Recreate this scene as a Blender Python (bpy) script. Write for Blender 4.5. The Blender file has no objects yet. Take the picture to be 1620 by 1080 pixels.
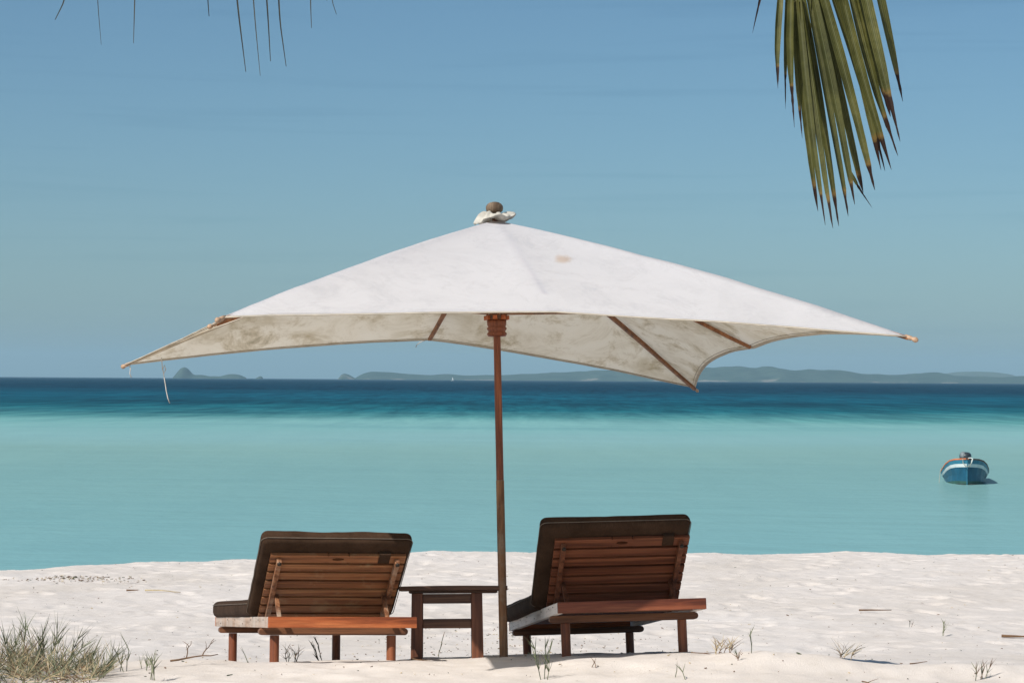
import bpy, bmesh, math, random
import numpy as np
from mathutils import Vector, Matrix, Euler
R = math.radians
random.seed(7)

# ------------------------------------------------------------------ camera, world, sun, exposure
scene = bpy.context.scene
C = scene.collection
cam_d = bpy.data.cameras.new('camera'); cam = bpy.data.objects.new('camera', cam_d); C.objects.link(cam)
cam_d.sensor_width = 36; cam_d.lens = 3700 / 1620 * 36
cam_d.clip_start = 0.1; cam_d.clip_end = 200000
cam.matrix_world = Matrix.Translation((0, 0, 1.55)) @ (Matrix.Rotation(R(90) + math.atan(60.5 / 3700), 4, 'X') @ Matrix.Rotation(R(0.36), 4, 'Z'))
scene.camera = cam

SUN = Vector((-0.71, -0.76, 1.0)).normalized()
elev = math.asin(SUN.z); azim = math.atan2(SUN.x, SUN.y)
w = bpy.data.worlds.new("World"); scene.world = w; w.use_nodes = True
nt = w.node_tree; N = nt.nodes; L = nt.links
N.clear()
out = N.new('ShaderNodeOutputWorld'); bg = N.new('ShaderNodeBackground'); bg.inputs[1].default_value = 0.0615
sky = N.new('ShaderNodeTexSky'); sky.sky_type = 'NISHITA'; sky.sun_disc = False
sky.sun_elevation = elev; sky.sun_rotation = azim
sky.altitude = 0; sky.air_density = 0.9; sky.dust_density = 0.85; sky.ozone_density = 8.0
hs = N.new('ShaderNodeHueSaturation'); hs.inputs['Saturation'].default_value = 1.0; hs.inputs['Value'].default_value = 1.0
# thin wisps low over the horizon
tc = N.new('ShaderNodeTexCoord'); mp = N.new('ShaderNodeMapping'); mp.inputs['Scale'].default_value = (5, 5, 150)
ns = N.new('ShaderNodeTexNoise'); ns.inputs['Scale'].default_value = 1.0; ns.inputs['Detail'].default_value = 4; ns.inputs['Distortion'].default_value = .6
rp = N.new('ShaderNodeValToRGB'); rp.color_ramp.elements[0].position = .54; rp.color_ramp.elements[0].color = (1, 1, 1, 1)
rp.color_ramp.elements[1].position = .74; rp.color_ramp.elements[1].color = (.90, .925, .94, 1)
ml = N.new('ShaderNodeMix'); ml.data_type = 'RGBA'; ml.blend_type = 'MULTIPLY'; ml.inputs[0].default_value = 1
L.new(tc.outputs['Generated'], mp.inputs[0]); L.new(mp.outputs[0], ns.inputs[0]); L.new(ns.outputs[0], rp.inputs[0])
L.new(sky.outputs[0], hs.inputs['Color']); L.new(hs.outputs[0], ml.inputs[6]); L.new(rp.outputs[0], ml.inputs[7])
tn = N.new('ShaderNodeMix'); tn.data_type = 'RGBA'; tn.blend_type = 'MULTIPLY'; tn.inputs[0].default_value = 1; tn.inputs[7].default_value = (1.01, 1.085, .955, 1)
L.new(ml.outputs[2], tn.inputs[6]); L.new(tn.outputs[2], bg.inputs[0]); L.new(bg.outputs[0], out.inputs[0])

sd = bpy.data.lights.new('sun', 'SUN'); sd.energy = 3.6; sd.angle = R(0.53); sd.color = (1.0, 0.955, 0.89)
so = bpy.data.objects.new('sun', sd); C.objects.link(so); so.rotation_euler = SUN.to_track_quat('Z', 'Y').to_euler()
so.location = (-6, -8, 12)
vs = scene.view_settings
vs.view_transform = 'Standard'; vs.look = 'None'; vs.gamma = 1; vs.use_curve_mapping = False; vs.exposure = 0.52
scene.cycles.volume_bounces = 0 if hasattr(scene, 'cycles') else 0

# ------------------------------------------------------------------ material helpers
def srgb(r, g, b):
    f = lambda c: (c / 255 / 12.92) if c / 255 <= 0.04045 else ((c / 255 + 0.055) / 1.055) ** 2.4
    return (f(r), f(g), f(b), 1)

def mat(name):
    m = bpy.data.materials.new(name); m.use_nodes = True
    nt = m.node_tree; b = nt.nodes['Principled BSDF']
    return m, nt, nt.nodes, nt.links, b

def noise(N, L, vec, scale, detail=4, rough=.5, dist=0, sc=None):
    n = N.new('ShaderNodeTexNoise'); n.inputs['Scale'].default_value = scale; n.inputs['Detail'].default_value = detail
    n.inputs['Roughness'].default_value = rough; n.inputs['Distortion'].default_value = dist
    if sc:
        m = N.new('ShaderNodeMapping'); m.inputs['Scale'].default_value = sc; L.new(vec, m.inputs[0]); vec = m.outputs[0]
    L.new(vec, n.inputs['Vector']); return n.outputs[0]

def ramp(N, L, fac, stops):
    r = N.new('ShaderNodeValToRGB'); e = r.color_ramp.elements
    while len(e) < len(stops): e.new(.5)
    for i, (p, c) in enumerate(stops):
        e[i].position = p; e[i].color = c if len(c) == 4 else (*c, 1)
    L.new(fac, r.inputs[0]); return r.outputs[0]

def mix(N, L, fac, a, b, mode='MIX'):
    m = N.new('ShaderNodeMix'); m.data_type = 'RGBA'; m.blend_type = mode
    for k, v in ((0, fac), (6, a), (7, b)):
        if isinstance(v, (float, int)): m.inputs[k].default_value = v
        elif isinstance(v, tuple): m.inputs[k].default_value = v if len(v) == 4 else (*v, 1)
        else: L.new(v, m.inputs[k])
    return m.outputs[2]

def bump(N, L, b, h, strength, dist):
    n = N.new('ShaderNodeBump'); n.inputs['Strength'].default_value = strength; n.inputs['Distance'].default_value = dist
    L.new(h, n.inputs['Height']); L.new(n.outputs[0], b.inputs['Normal']); return n

def wood(name, dark, mid, light, axis, rough=.5, grey=None, greyamt=.0, coat=0.0):
    m, nt, N, L, b = mat(name)
    v = N.new('ShaderNodeTexCoord').outputs['Object']
    sc = [22, 22, 22]; sc[axis] = 1.3
    n1 = noise(N, L, v, 1.0, 7, .62, .5, tuple(sc))
    sc2 = [90, 90, 90]; sc2[axis] = 3
    n2 = noise(N, L, v, 1.0, 3, .6, .0, tuple(sc2))
    col = ramp(N, L, n1, [(.30, dark), (.50, mid), (.70, light)])
    col = mix(N, L, .45, col, ramp(N, L, n2, [(.35, (.25, .22, .2, 1)), (.6, (1, 1, 1, 1))]), 'MULTIPLY')
    if grey:
        n3 = noise(N, L, v, 5.5, 6, .7, .3)
        f = ramp(N, L, n3, [(max(0, .62 - greyamt * .5), (0, 0, 0, 1)), (min(1, .78 - greyamt * .3), (1, 1, 1, 1))])
        col = mix(N, L, f, col, grey)
    L.new(col, b.inputs['Base Color']); b.inputs['Roughness'].default_value = rough
    b.inputs['Specular IOR Level'].default_value = .35
    bump(N, L, b, n2, .35, .002)
    return m

def plain(name, col, rough=.7, nsc=30, var=.25, metallic=0):
    m, nt, N, L, b = mat(name)
    v = N.new('ShaderNodeTexCoord').outputs['Object']
    n = noise(N, L, v, nsc, 5, .6)
    lo = tuple(c * (1 - var) for c in col[:3]) + (1,); hi = tuple(min(1, c * (1 + var)) for c in col[:3]) + (1,)
    L.new(ramp(N, L, n, [(.3, lo), (.7, hi)]), b.inputs['Base Color'])
    b.inputs['Roughness'].default_value = rough; b.inputs['Metallic'].default_value = metallic
    bump(N, L, b, n, .2, .003)
    return m

# ------------------------------------------------------------------ mesh helpers
def tag(o, label=None, cat=None, group=None, kind=None):
    if label: o['label'] = label
    if cat: o['category'] = cat
    if group: o['group'] = group
    if kind: o['kind'] = kind
    return o

def obj(name, bm, mats, parent=None, smooth=False, bevel=0, seg=2, angle=40):
    me = bpy.data.meshes.new(name)
    bmesh.ops.recalc_face_normals(bm, faces=bm.faces) if not getattr(bm, '_keep', False) else None
    bm.to_mesh(me); bm.free()
    for m in (mats if isinstance(mats, (list, tuple)) else [mats]): me.materials.append(m)
    o = bpy.data.objects.new(name, me); C.objects.link(o)
    if smooth:
        for p in me.polygons: p.use_smooth = True
    if bevel:
        md = o.modifiers.new('bevel', 'BEVEL'); md.width = bevel; md.segments = seg; md.limit_method = 'ANGLE'; md.angle_limit = R(angle)
        for p in me.polygons: p.use_smooth = True
        o.modifiers.new('wn', 'WEIGHTED_NORMAL')
    if parent: o.parent = parent
    return o

def thing(name, label, cat, loc=(0, 0, 0), M=None, group=None):
    o = bpy.data.objects.new(name, None); C.objects.link(o); o.empty_display_size = .1
    if M is not None: o.matrix_world = M
    else: o.location = loc
    return tag(o, label, cat, group)

def box(bm, x0, x1, y0, y1, z0, z1, M=None, mi=0):
    vs = [bm.verts.new((x, y, z)) for z in (z0, z1) for y in (y0, y1) for x in (x0, x1)]
    if M is not None:
        for v in vs: v.co = M @ v.co
    for f in ((0, 2, 3, 1), (4, 5, 7, 6), (0, 1, 5, 4), (1, 3, 7, 5), (3, 2, 6, 7), (2, 0, 4, 6)):
        bm.faces.new([vs[i] for i in f]).material_index = mi
    return vs

def frame_of(d):
    d = d.normalized(); a = Vector((0, 0, 1)) if abs(d.z) < .9 else Vector((1, 0, 0))
    u = d.cross(a).normalized(); return u, d.cross(u).normalized()

def tube(bm, pts, rad, n=8, cap=True, mi=0, twist=0):
    pts = [Vector(p) for p in pts]
    rings = []
    pu = None
    for i, p in enumerate(pts):
        d = (pts[min(i + 1, len(pts) - 1)] - pts[max(i - 1, 0)])
        u, v = frame_of(d)
        if pu is not None:
            u = (pu - d.normalized() * pu.dot(d.normalized())).normalized(); v = d.normalized().cross(u)
        pu = u
        r = rad[i] if isinstance(rad, (list, tuple)) else rad
        rings.append([bm.verts.new(p + (u * math.cos(2 * math.pi * k / n + twist) + v * math.sin(2 * math.pi * k / n + twist)) * r) for k in range(n)])
    for a, b in zip(rings, rings[1:]):
        for k in range(n):
            f = bm.faces.new((a[k], a[(k + 1) % n], b[(k + 1) % n], b[k])); f.material_index = mi
    if cap:
        bm.faces.new(rings[0]).material_index = mi; bm.faces.new(rings[-1]).material_index = mi
    return rings

def lathe(bm, prof, n=24, mi=0, base=Vector((0, 0, 0))):
    rings = [[bm.verts.new(base + Vector((r * math.cos(2 * math.pi * k / n), r * math.sin(2 * math.pi * k / n), z))) for k in range(n)] for r, z in prof]
    for a, b in zip(rings, rings[1:]):
        for k in range(n): bm.faces.new((a[k], a[(k + 1) % n], b[(k + 1) % n], b[k])).material_index = mi
    bm.faces.new(rings[0]).material_index = mi; bm.faces.new(rings[-1]).material_index = mi

def grid_obj(name, V, ni, nj, mats, smooth=True, parent=None):
    me = bpy.data.meshes.new(name)
    idx = np.arange(ni * nj).reshape(ni, nj)
    F = np.stack([idx[:-1, :-1], idx[:-1, 1:], idx[1:, 1:], idx[1:, :-1]], -1).reshape(-1, 4)
    me.vertices.add(ni * nj); me.vertices.foreach_set('co', V.reshape(-1).astype(np.float32))
    me.loops.add(F.size); me.loops.foreach_set('vertex_index', F.reshape(-1).astype(np.int32))
    me.polygons.add(len(F)); me.polygons.foreach_set('loop_start', (np.arange(len(F)) * 4).astype(np.int32))
    me.polygons.foreach_set('use_smooth', np.full(len(F), smooth))
    me.update(calc_edges=True); me.validate()
    me.materials.append(mats)
    o = bpy.data.objects.new(name, me); C.objects.link(o)
    if parent: o.parent = parent
    return o

# ------------------------------------------------------------------ numeric noise for the beach
rng = np.random.RandomState(5)
_perm = rng.rand(256, 256)
def vnoise(x, y):
    x = np.asarray(x, float); y = np.asarray(y, float)
    xi = np.floor(x).astype(int); yi = np.floor(y).astype(int); fx = x - xi; fy = y - yi
    fx = fx * fx * fx * (fx * (fx * 6 - 15) + 10); fy = fy * fy * fy * (fy * (fy * 6 - 15) + 10)
    p = lambda a, b: _perm[a & 255, b & 255]
    return (p(xi, yi) * (1 - fx) + p(xi + 1, yi) * fx) * (1 - fy) + (p(xi, yi + 1) * (1 - fx) + p(xi + 1, yi + 1) * fx) * fy - .5
def fbm(x, y, o=4, g=.5):
    s = 0; a = 1
    for i in range(o):
        s = s + a * vnoise(x * 2 ** i + 17.3 * i, y * 2 ** i + 9.1 * i); a *= g
    return s

KY = [-60, 8, 11.0, 12.0, 12.7, 13.0, 14.0, 15.0, 16.5, 18, 20, 25]
KZ = [.5, .06, .03, .02, .04, .005, -.115, -.25, -.42, -.54, -.57, -.585]
def smoothprof(y):
    s = 0
    for d, wt in ((-.35, .2), (-.12, .3), (.12, .3), (.35, .2)): s = s + wt * np.interp(y + d, KY, KZ)
    return s
def ground(x, y):
    x = np.asarray(x, float); y = np.asarray(y, float)
    z = smoothprof(y)
    z = z + .05 * np.interp(x, [-3.3, -.3, .9, 1.35, 1.9], [-1, 0, .8, .6, -1.0]) * np.exp(-((y - 13.5) / 2.0) ** 2)
    z = z - .035 * np.clip((-.5 - x) / .4, 0, 1) * np.clip((y - 12.9) / .6, 0, 1) * np.clip((17 - y) / 2, 0, 1)  # ground lowered on the left so less of the lounger's shadow shows
    rt = np.interp(x, [1.0, 1.4, 3.4, 4.2], [0, 1, 1, 0])
    z = z + rt * (.058 * np.exp(-((y - 12.5) / .22) ** 2) - .07 * np.clip((y - 12.75) / .25, 0, 1) * np.clip((16.5 - y) / 2, 0, 1))  # hump and drop added to keep the parasol's shadow out of view
    yc = 30 + np.minimum(0, (x + 1.0)) * .62 + np.where(x > 0, 0, 0)
    t = y - yc
    z = np.where(y > 20, np.maximum(z, -.585) - .0015 * np.maximum(0, y - 20), z)
    z = z - .028 * np.clip((-x - 1.0) / 5, 0, 1.5) * np.clip((y - 20) / 6, 0, 1)
    s = np.log1p(np.exp(np.clip(t * 1.6, -40, 40))) / 1.6
    z = z - s * .125
    z = np.maximum(z, -4.0)
    amp = np.clip((y - 3) / 4, .4, 1)
    far = np.clip((y - 15) / 6, 0, 1)
    z = z + .034 * fbm(x * .9 + 3, y * .6, 2) * (0.6 + .4 * far) + .017 * fbm(x * 2.3, y * 2.0 + 5, 3) * amp
    z = z + .011 * np.abs(fbm(x * 6, y * 5 + 2, 4, .6)) * amp
    return z

# ---- sand sheet
def axis(parts):
    a = []
    for lo, hi, st in parts: a += list(np.arange(lo, hi, st))
    return np.array(a)
gx = axis([(-3000, -400, 650), (-400, -40, 60), (-40, -9, 2.0), (-9, -7, .2), (-7, 7, .035), (7, 9, .2), (9, 40, 2.0), (40, 400, 60), (400, 3001, 650)])
gy = axis([(-3000, -300, 700), (-300, -20, 40), (-20, 6, 2), (6, 11.3, .15), (11.3, 14.2, .022), (14.2, 18, .06), (18, 33, .035), (33, 60, .5), (60, 90, 5)])
X, Y = np.meshgrid(gx, gy, indexing='ij')
Z = ground(X, Y)
fr = random.Random(11)
def pit(cx, cy, a, b, th, dep):
    i0, i1 = np.searchsorted(gx, [cx - .5, cx + .5]); j0, j1 = np.searchsorted(gy, [cy - .5, cy + .5])
    if i1 <= i0 or j1 <= j0: return
    dx = X[i0:i1, j0:j1] - cx; dy = Y[i0:i1, j0:j1] - cy
    u = (dx * math.cos(th) + dy * math.sin(th)) / a; v = (-dx * math.sin(th) + dy * math.cos(th)) / b
    r2 = u * u + v * v
    Z[i0:i1, j0:j1] += -dep * np.exp(-r2 ** 1.7 * 1.1) + dep * .30 * np.exp(-((np.sqrt(r2) - 1.5) / .35) ** 2)
for i in range(1500):                                  # trampled sand on the lower beach
    cy = 15 + 16 * fr.random() ** .8; cx = fr.uniform(-6.6, 6.6)
    pit(cx, cy, fr.uniform(.07, .2), fr.uniform(.05, .11), fr.uniform(0, 3.14), fr.uniform(.004, .019))
for i in range(26):                                    # soft hollows in the near ridge
    pit(fr.uniform(-3, 3), fr.uniform(11.6, 12.5), fr.uniform(.1, .2), fr.uniform(.08, .14), fr.uniform(0, 3.14), fr.uniform(.006, .016))
V = np.stack([X, Y, Z], -1)

m_sand, nt_, N_, L_, b_ = mat('sand')
v = N_.new('ShaderNodeTexCoord').outputs['Object']
n1 = noise(N_, L_, v, .55, 6, .6, .4)
n2 = noise(N_, L_, v, 7, 5, .65)
n3 = noise(N_, L_, v, 120, 3, .7)
n4 = noise(N_, L_, v, 28, 2, .5)
col = ramp(N_, L_, n1, [(.3, srgb(208, 198, 188)), (.55, srgb(215, 206, 198)), (.75, srgb(220, 212, 205))])
col = mix(N_, L_, .5, col, ramp(N_, L_, n2, [(.32, (.86, .84, .80, 1)), (.5, (1, 1, 1, 1))]), 'MULTIPLY')
col = mix(N_, L_, .55, col, ramp(N_, L_, n3, [(.30, (.74, .71, .67, 1)), (.42, (1, 1, 1, 1))]), 'MULTIPLY')
col = mix(N_, L_, .5, col, ramp(N_, L_, n4, [(.20, (.45, .38, .32, 1)), (.25, (1, 1, 1, 1))]), 'MULTIPLY')
L_.new(col, b_.inputs['Base Color']); b_.inputs['Roughness'].default_value = .95; b_.inputs['Specular IOR Level'].default_value = .12
mm = N_.new('ShaderNodeMath'); mm.operation = 'ADD'; L_.new(n2, mm.inputs[0]); L_.new(n3, mm.inputs[1])
bump(N_, L_, b_, mm.outputs[0], .5, .012)
tag(grid_obj('sand_beach', V, len(gx), len(gy), m_sand), 'pale pinkish white sand beach with shallow footprints', 'sand', kind='structure')

# ------------------------------------------------------------------ sea
SEA = -1.30
m_sea, nt_, N_, L_, b_ = mat('sea_water')
tcv = N_.new('ShaderNodeTexCoord').outputs['Object']
sx = N_.new('ShaderNodeSeparateXYZ'); L_.new(tcv, sx.inputs[0])
nb = noise(N_, L_, tcv, .05, 5, .65, .3, (.35, .7, 1))
ad = N_.new('ShaderNodeMath'); ad.operation = 'MULTIPLY_ADD'; L_.new(nb, ad.inputs[0]); ad.inputs[1].default_value = .16; ad.inputs[2].default_value = -.08
lg = N_.new('ShaderNodeMath'); lg.operation = 'LOGARITHM'; lg.inputs[1].default_value = 10; L_.new(sx.outputs[1], lg.inputs[0])
ad2 = N_.new('ShaderNodeMath'); L_.new(lg.outputs[0], ad2.inputs[0]); L_.new(ad.outputs[0], ad2.inputs[1])
mr = N_.new('ShaderNodeMapRange'); mr.inputs[1].default_value = 1.5; mr.inputs[2].default_value = 3.5; L_.new(ad2.outputs[0], mr.inputs[0])
# distance (m) -> position: 35 m .02, 60 m .14, 100 m .25, 150 m .34, 200 m .40, 300 m .49, 600 m .64
def wc(r_, g_, b__):
    c = srgb(r_, g_, b__); return (max(.002, (c[0] - .016) / 1.12), max(.004, (c[1] - .024) / 1.12), max(.006, (c[2] - .03) / 1.12), 1)
depth = ramp(N_, L_, mr.outputs[0], [(.05, wc(131, 177, 179)), (.17, wc(129, 172, 171)), (.235, wc(136, 176, 172)), (.28, wc(139, 182, 183)), (.33, wc(130, 180, 180)),
                                     (.375, wc(92, 153, 155)), (.42, wc(46, 112, 126)), (.47, wc(30, 90, 108)), (.54, wc(38, 98, 120)), (.66, wc(18, 74, 96))])
nw = noise(N_, L_, tcv, .22, 9, .72, .2, (.28, 1, 1))
nw2 = noise(N_, L_, tcv, .03, 8, .75, .2, (.3, 1, 1))
wv = ramp(N_, L_, nw, [(.3, (.80, .86, .88, 1)), (.5, (1, 1, 1, 1)), (.72, (1.0, 1.0, 1.0, 1))])
wv2 = ramp(N_, L_, nw2, [(.32, (.62, .72, .78, 1)), (.5, (1, 1, 1, 1))])
fd = ramp(N_, L_, mr.outputs[0], [(.25, (0.12, 0.12, 0.12, 1)), (.42, (1, 1, 1, 1))])
c1 = mix(N_, L_, .3, depth, wv, 'MULTIPLY')
c2 = mix(N_, L_, fd, c1, mix(N_, L_, 1.0, c1, wv2, 'MULTIPLY'))
ns3 = noise(N_, L_, tcv, .55, 6, .7, .2, (1, .075, 1)); ns4 = noise(N_, L_, tcv, .10, 5, .65, .2, (.7, .12, 1))
s3 = ramp(N_, L_, ns3, [(.34, (.45, .55, .62, 1)), (.5, (1, 1, 1, 1)), (.66, (1.7, 1.5, 1.4, 1))]); s4 = ramp(N_, L_, ns4, [(.36, (.62, .70, .75, 1)), (.52, (1, 1, 1, 1))])  # streaks paint wave glints and dark ripples into the water colour
c3 = mix(N_, L_, 1.0, mix(N_, L_, .8, c2, s3, 'MULTIPLY'), s4, 'MULTIPLY')
fd2 = ramp(N_, L_, mr.outputs[0], [(.31, (.06, .06, .06, 1)), (.43, (1, 1, 1, 1))])
c2 = mix(N_, L_, fd2, c2, c3)
L_.new(c2, b_.inputs['Base Color']); b_.inputs['Roughness'].default_value = .22; b_.inputs['IOR'].default_value = 1.33
b_.inputs['Specular IOR Level'].default_value = .0
nr = noise(N_, L_, tcv, 1.6, 6, .65, .3, (.5, 1, 1)); nr2 = noise(N_, L_, tcv, .35, 3, .5, .3, (.4, 1, 1))
ma = N_.new('ShaderNodeMath'); ma.operation = 'MULTIPLY_ADD'; L_.new(nr2, ma.inputs[0]); ma.inputs[1].default_value = 2.0; L_.new(nr, ma.inputs[2])
bump(N_, L_, b_, ma.outputs[0], 0.55, .14)
bm = bmesh.new()
xs = [-30000, -3000, -300, 0, 300, 3000, 30000]; ys = [-3500, 20, 60, 200, 1000, 6000, 30000]
vv = [[bm.verts.new((x, y, SEA)) for y in ys] for x in xs]
for i in range(6):
    for j in range(6): bm.faces.new((vv[i][j], vv[i + 1][j], vv[i + 1][j + 1], vv[i][j + 1]))
gl = N_.new('ShaderNodeBsdfGlossy'); gl.inputs['Roughness'].default_value = .07; gl.inputs['Color'].default_value = (.9, .95, 1, 1)
bn2 = N_.new('ShaderNodeBump'); bn2.inputs['Strength'].default_value = .35; bn2.inputs['Distance'].default_value = .03
L_.new(ma.outputs[0], bn2.inputs['Height']); L_.new(bn2.outputs[0], gl.inputs['Normal'])
mxs = N_.new('ShaderNodeMixShader'); gf = ramp(N_, L_, mr.outputs[0], [(.22, (.17, .17, .17, 1)), (.36, (.075, .075, .075, 1))]); L_.new(gf, mxs.inputs[0]); L_.new(b_.outputs[0], mxs.inputs[1]); L_.new(gl.outputs[0], mxs.inputs[2])
L_.new(mxs.outputs[0], N_['Material Output'].inputs['Surface'])
tag(obj('sea', bm, m_sea), 'turquoise sea turning deep blue toward the horizon', 'sea', kind='structure')

# ------------------------------------------------------------------ islands and hills
def hill_mat(name, g1, g2, rock):
    m, nt, N, L, b = mat(name)
    v = N.new('ShaderNodeTexCoord').outputs['Object']
    n = noise(N, L, v, .012, 8, .65, .3)
    col = ramp(N, L, n, [(.35, g1), (.6, g2)])
    n2 = noise(N, L, v, .006, 7, .6, .2, (1, 1, 2.2))
    g = N.new('ShaderNodeNewGeometry'); s = N.new('ShaderNodeSeparateXYZ'); L.new(g.outputs['Position'], s.inputs[0])
    h = N.new('ShaderNodeMapRange'); h.inputs[1].default_value = 0; h.inputs[2].default_value = 30; h.inputs[3].default_value = .16; h.inputs[4].default_value = -.06; L.new(s.outputs[2], h.inputs[0])
    a = N.new('ShaderNodeMath'); L.new(n2, a.inputs[0]); L.new(h.outputs[0], a.inputs[1])
    f = ramp(N, L, a.outputs[0], [(.70, (0, 0, 0, 1)), (.74, (1, 1, 1, 1))])
    L.new(mix(N, L, f, col, rock), b.inputs['Base Color']); b.inputs['Roughness'].default_value = .95; b.inputs['Specular IOR Level'].default_value = .1
    return m
m_hill = hill_mat('forested_hill', (.025, .052, .045, 1), (.055, .088, .070, 1), (.20, .19, .16, 1))
m_hill2 = hill_mat('distant_hill', (.04, .06, .035, 1), (.08, .10, .055, 1), (.12, .14, .09, 1))

def hills(name, dist, sil, label, material, depth=900, jag=.10, seed=1):
    # sil: (x in metres at that distance, crest height in metres)
    xs0 = [s[0] for s in sil]; hs0 = [s[1] for s in sil]
    nx = max(40, int((xs0[-1] - xs0[0]) / 14)); ny = 26
    X = np.linspace(xs0[0], xs0[-1], nx); T = np.linspace(-1, 1, ny)
    XX, TT = np.meshgrid(X, T, indexing='ij')
    H = np.interp(X, xs0, hs0)
    H = np.convolve(np.pad(H, 2, 'edge'), [.1, .2, .4, .2, .1], 'valid')
    H = H * (1 + jag * fbm(X / 90 + seed * 7, X * 0 + seed, 4, .6))
    prof = np.cos(TT * math.pi / 2) ** 1.2
    rid = fbm(XX / 160 + seed, TT * 3 + seed, 4, .6)
    ZZ = H[:, None] * prof * (1 + .35 * rid * (1 - prof)) 
    bulge = 1 + .25 * fbm(X / 300 + seed * 3, X * 0, 3)
    YY = dist + depth * TT * (.25 + .75 * np.minimum(1, H / max(hs0)))[:, None] * bulge[:, None]
    ZZ = ZZ + SEA + .3; ZZ[:, 0] = SEA - 3; ZZ[:, -1] = SEA - 3; ZZ[0, :] = SEA - 3; ZZ[-1, :] = SEA - 3
    o = grid_obj(name, np.stack([XX, YY, ZZ], -1), nx, ny, material)
    return tag(o, label, 'island', kind='structure')

def sil(dist, pts, hscale=1.0):
    k = dist / 3700
    return [((px - 810) * k, max(0, h) * k * hscale) for px, h in pts]
D1 = 9000.
hills('island', D1, sil(D1, [(274, 0), (278, 4), (282, 10), (286, 16), (292, 18.5), (297, 16.5), (301, 11), (304, 6), (308, 5), (318, 6), (326, 5), (332, 3), (340, 4), (348, 3), (354, 5), (361, 7), (370, 7.5), (380, 6), (388, 3), (391, 0)]),
      'steep domed rock island with a low tail on the left horizon', m_hill, 160, .04, 1)
hills('island', D1, sil(D1, [(404, 0), (408, 2.5), (412, 4.5), (415, 3.5), (416.5, 0)]), 'tiny islet right of the domed island on the horizon', m_hill, 60, .05, 2)
hills('island', D1, sil(D1, [(535, 0), (538, 4), (541, 8), (545, 9.5), (550, 8.5), (557, 5), (562, 2), (564, 0)]), 'small rocky islet just left of the long headland', m_hill, 120, .06, 3)
D2 = 9500.
hills('headland', D2, sil(D2, [(561, 0), (566, 3), (572, 8), (580, 12), (586, 13), (600, 12), (622, 12), (636, 10), (650, 8.5), (670, 7.5), (686, 7), (700, 9), (712, 9), (730, 7.5), (745, 7.5), (770, 8.5), (790, 8), (812, 9), (830, 10.5), (860, 12), (885, 13), (900, 14), (940, 16.5), (975, 17), (1010, 16), (1060, 18), (1095, 21), (1110, 22), (1130, 23), (1145, 25.5), (1158, 24.5), (1170, 26), (1178, 25), (1188, 22), (1198, 23), (1210, 26.5), (1222, 25.5), (1235, 22), (1248, 19), (1262, 19.5), (1285, 21), (1302, 19), (1325, 20.5), (1338, 18.5), (1352, 15.5), (1370, 13.5), (1390, 13.5), (1415, 11.5), (1432, 13), (1446, 15.5), (1460, 15.5), (1478, 17), (1492, 15.5), (1505, 13), (1530, 11), (1560, 10.5), (1585, 9), (1600, 10), (1620, 11.5), (1660, 12), (1720, 9), (1800, 0)]),
      'long hazy forested headland with pale cliffs along the horizon', m_hill, 700, .10, 4)
D3 = 15000.
hills('distant_hills', D3, sil(D3, [(1440, 0), (1480, 10), (1500, 15), (1520, 17.5), (1545, 18), (1570, 17.5), (1582, 15), (1595, 11), (1620, 12), (1660, 9), (1700, 0)]),
      'faint farther hills behind the right end of the headland', m_hill2, 1200, .05, 5)

# ------------------------------------------------------------------ haze
bm = bmesh.new(); box(bm, -31000, 31000, -4000, 31500, -9, 330)
m_hz = bpy.data.materials.new('haze'); m_hz.use_nodes = True; n_ = m_hz.node_tree.nodes; n_.clear()
oo = n_.new('ShaderNodeOutputMaterial'); pv = n_.new('ShaderNodeVolumePrincipled')
pv.inputs['Color'].default_value = (.53, .83, 1.0, 1); pv.inputs['Density'].default_value = 0.00006; pv.inputs['Anisotropy'].default_value = 0.0
m_hz.node_tree.links.new(pv.outputs[0], oo.inputs['Volume'])
hz = tag(obj('haze', bm, m_hz), 'thin pale sea haze', 'haze', kind='stuff')

# ------------------------------------------------------------------ shared materials
W_SHD = ((.07, .018, .009, 1), (.20, .055, .024, 1), (.30, .10, .045, 1))  # darker copy of the red teak, parasol shade put into its colour
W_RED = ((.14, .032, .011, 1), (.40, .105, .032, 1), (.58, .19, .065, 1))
W_BRN = ((.035, .016, .009, 1), (.10, .045, .022, 1), (.19, .095, .048, 1))
W_DRK = ((.04, .018, .009, 1), (.11, .048, .024, 1), (.19, .088, .044, 1))
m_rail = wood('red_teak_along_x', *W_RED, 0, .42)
m_rail2 = wood('shade_toned_red_teak_along_x', *W_SHD, 0, .42)
m_side = wood('weathered_teak_along_y', (.30, .19, .13, 1), (.44, .31, .23, 1), (.55, .43, .35, 1), 1, .7, (.50, .44, .39, 1), .45)
m_side2 = wood('pale_teak_along_y', (.70, .60, .53, 1), (.82, .73, .66, 1), (.88, .81, .75, 1), 1, .75, (.84, .78, .72, 1), .5)  # much paler than the other lounger's side rails
m_beam = wood('brown_teak_along_x', (.06, .022, .010, 1), (.17, .07, .032, 1), (.28, .12, .055, 1), 0, .5)
m_leg = wood('red_teak_along_z', (.11, .028, .012, 1), (.27, .085, .035, 1), (.40, .16, .07, 1), 2, .5)
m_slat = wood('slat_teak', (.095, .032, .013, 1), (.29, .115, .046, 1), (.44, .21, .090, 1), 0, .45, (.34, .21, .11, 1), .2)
m_slat2 = wood('shade_toned_red_slat_teak', (.065, .020, .010, 1), (.19, .062, .028, 1), (.29, .105, .050, 1), 0, .45)  # slat wood darkened in colour for the lounger under the parasol
m_bar2 = wood('shade_toned_bar_teak', (.06, .020, .010, 1), (.17, .060, .028, 1), (.26, .11, .055, 1), 2, .5)  # bar wood again, with the parasol shade painted in
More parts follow.
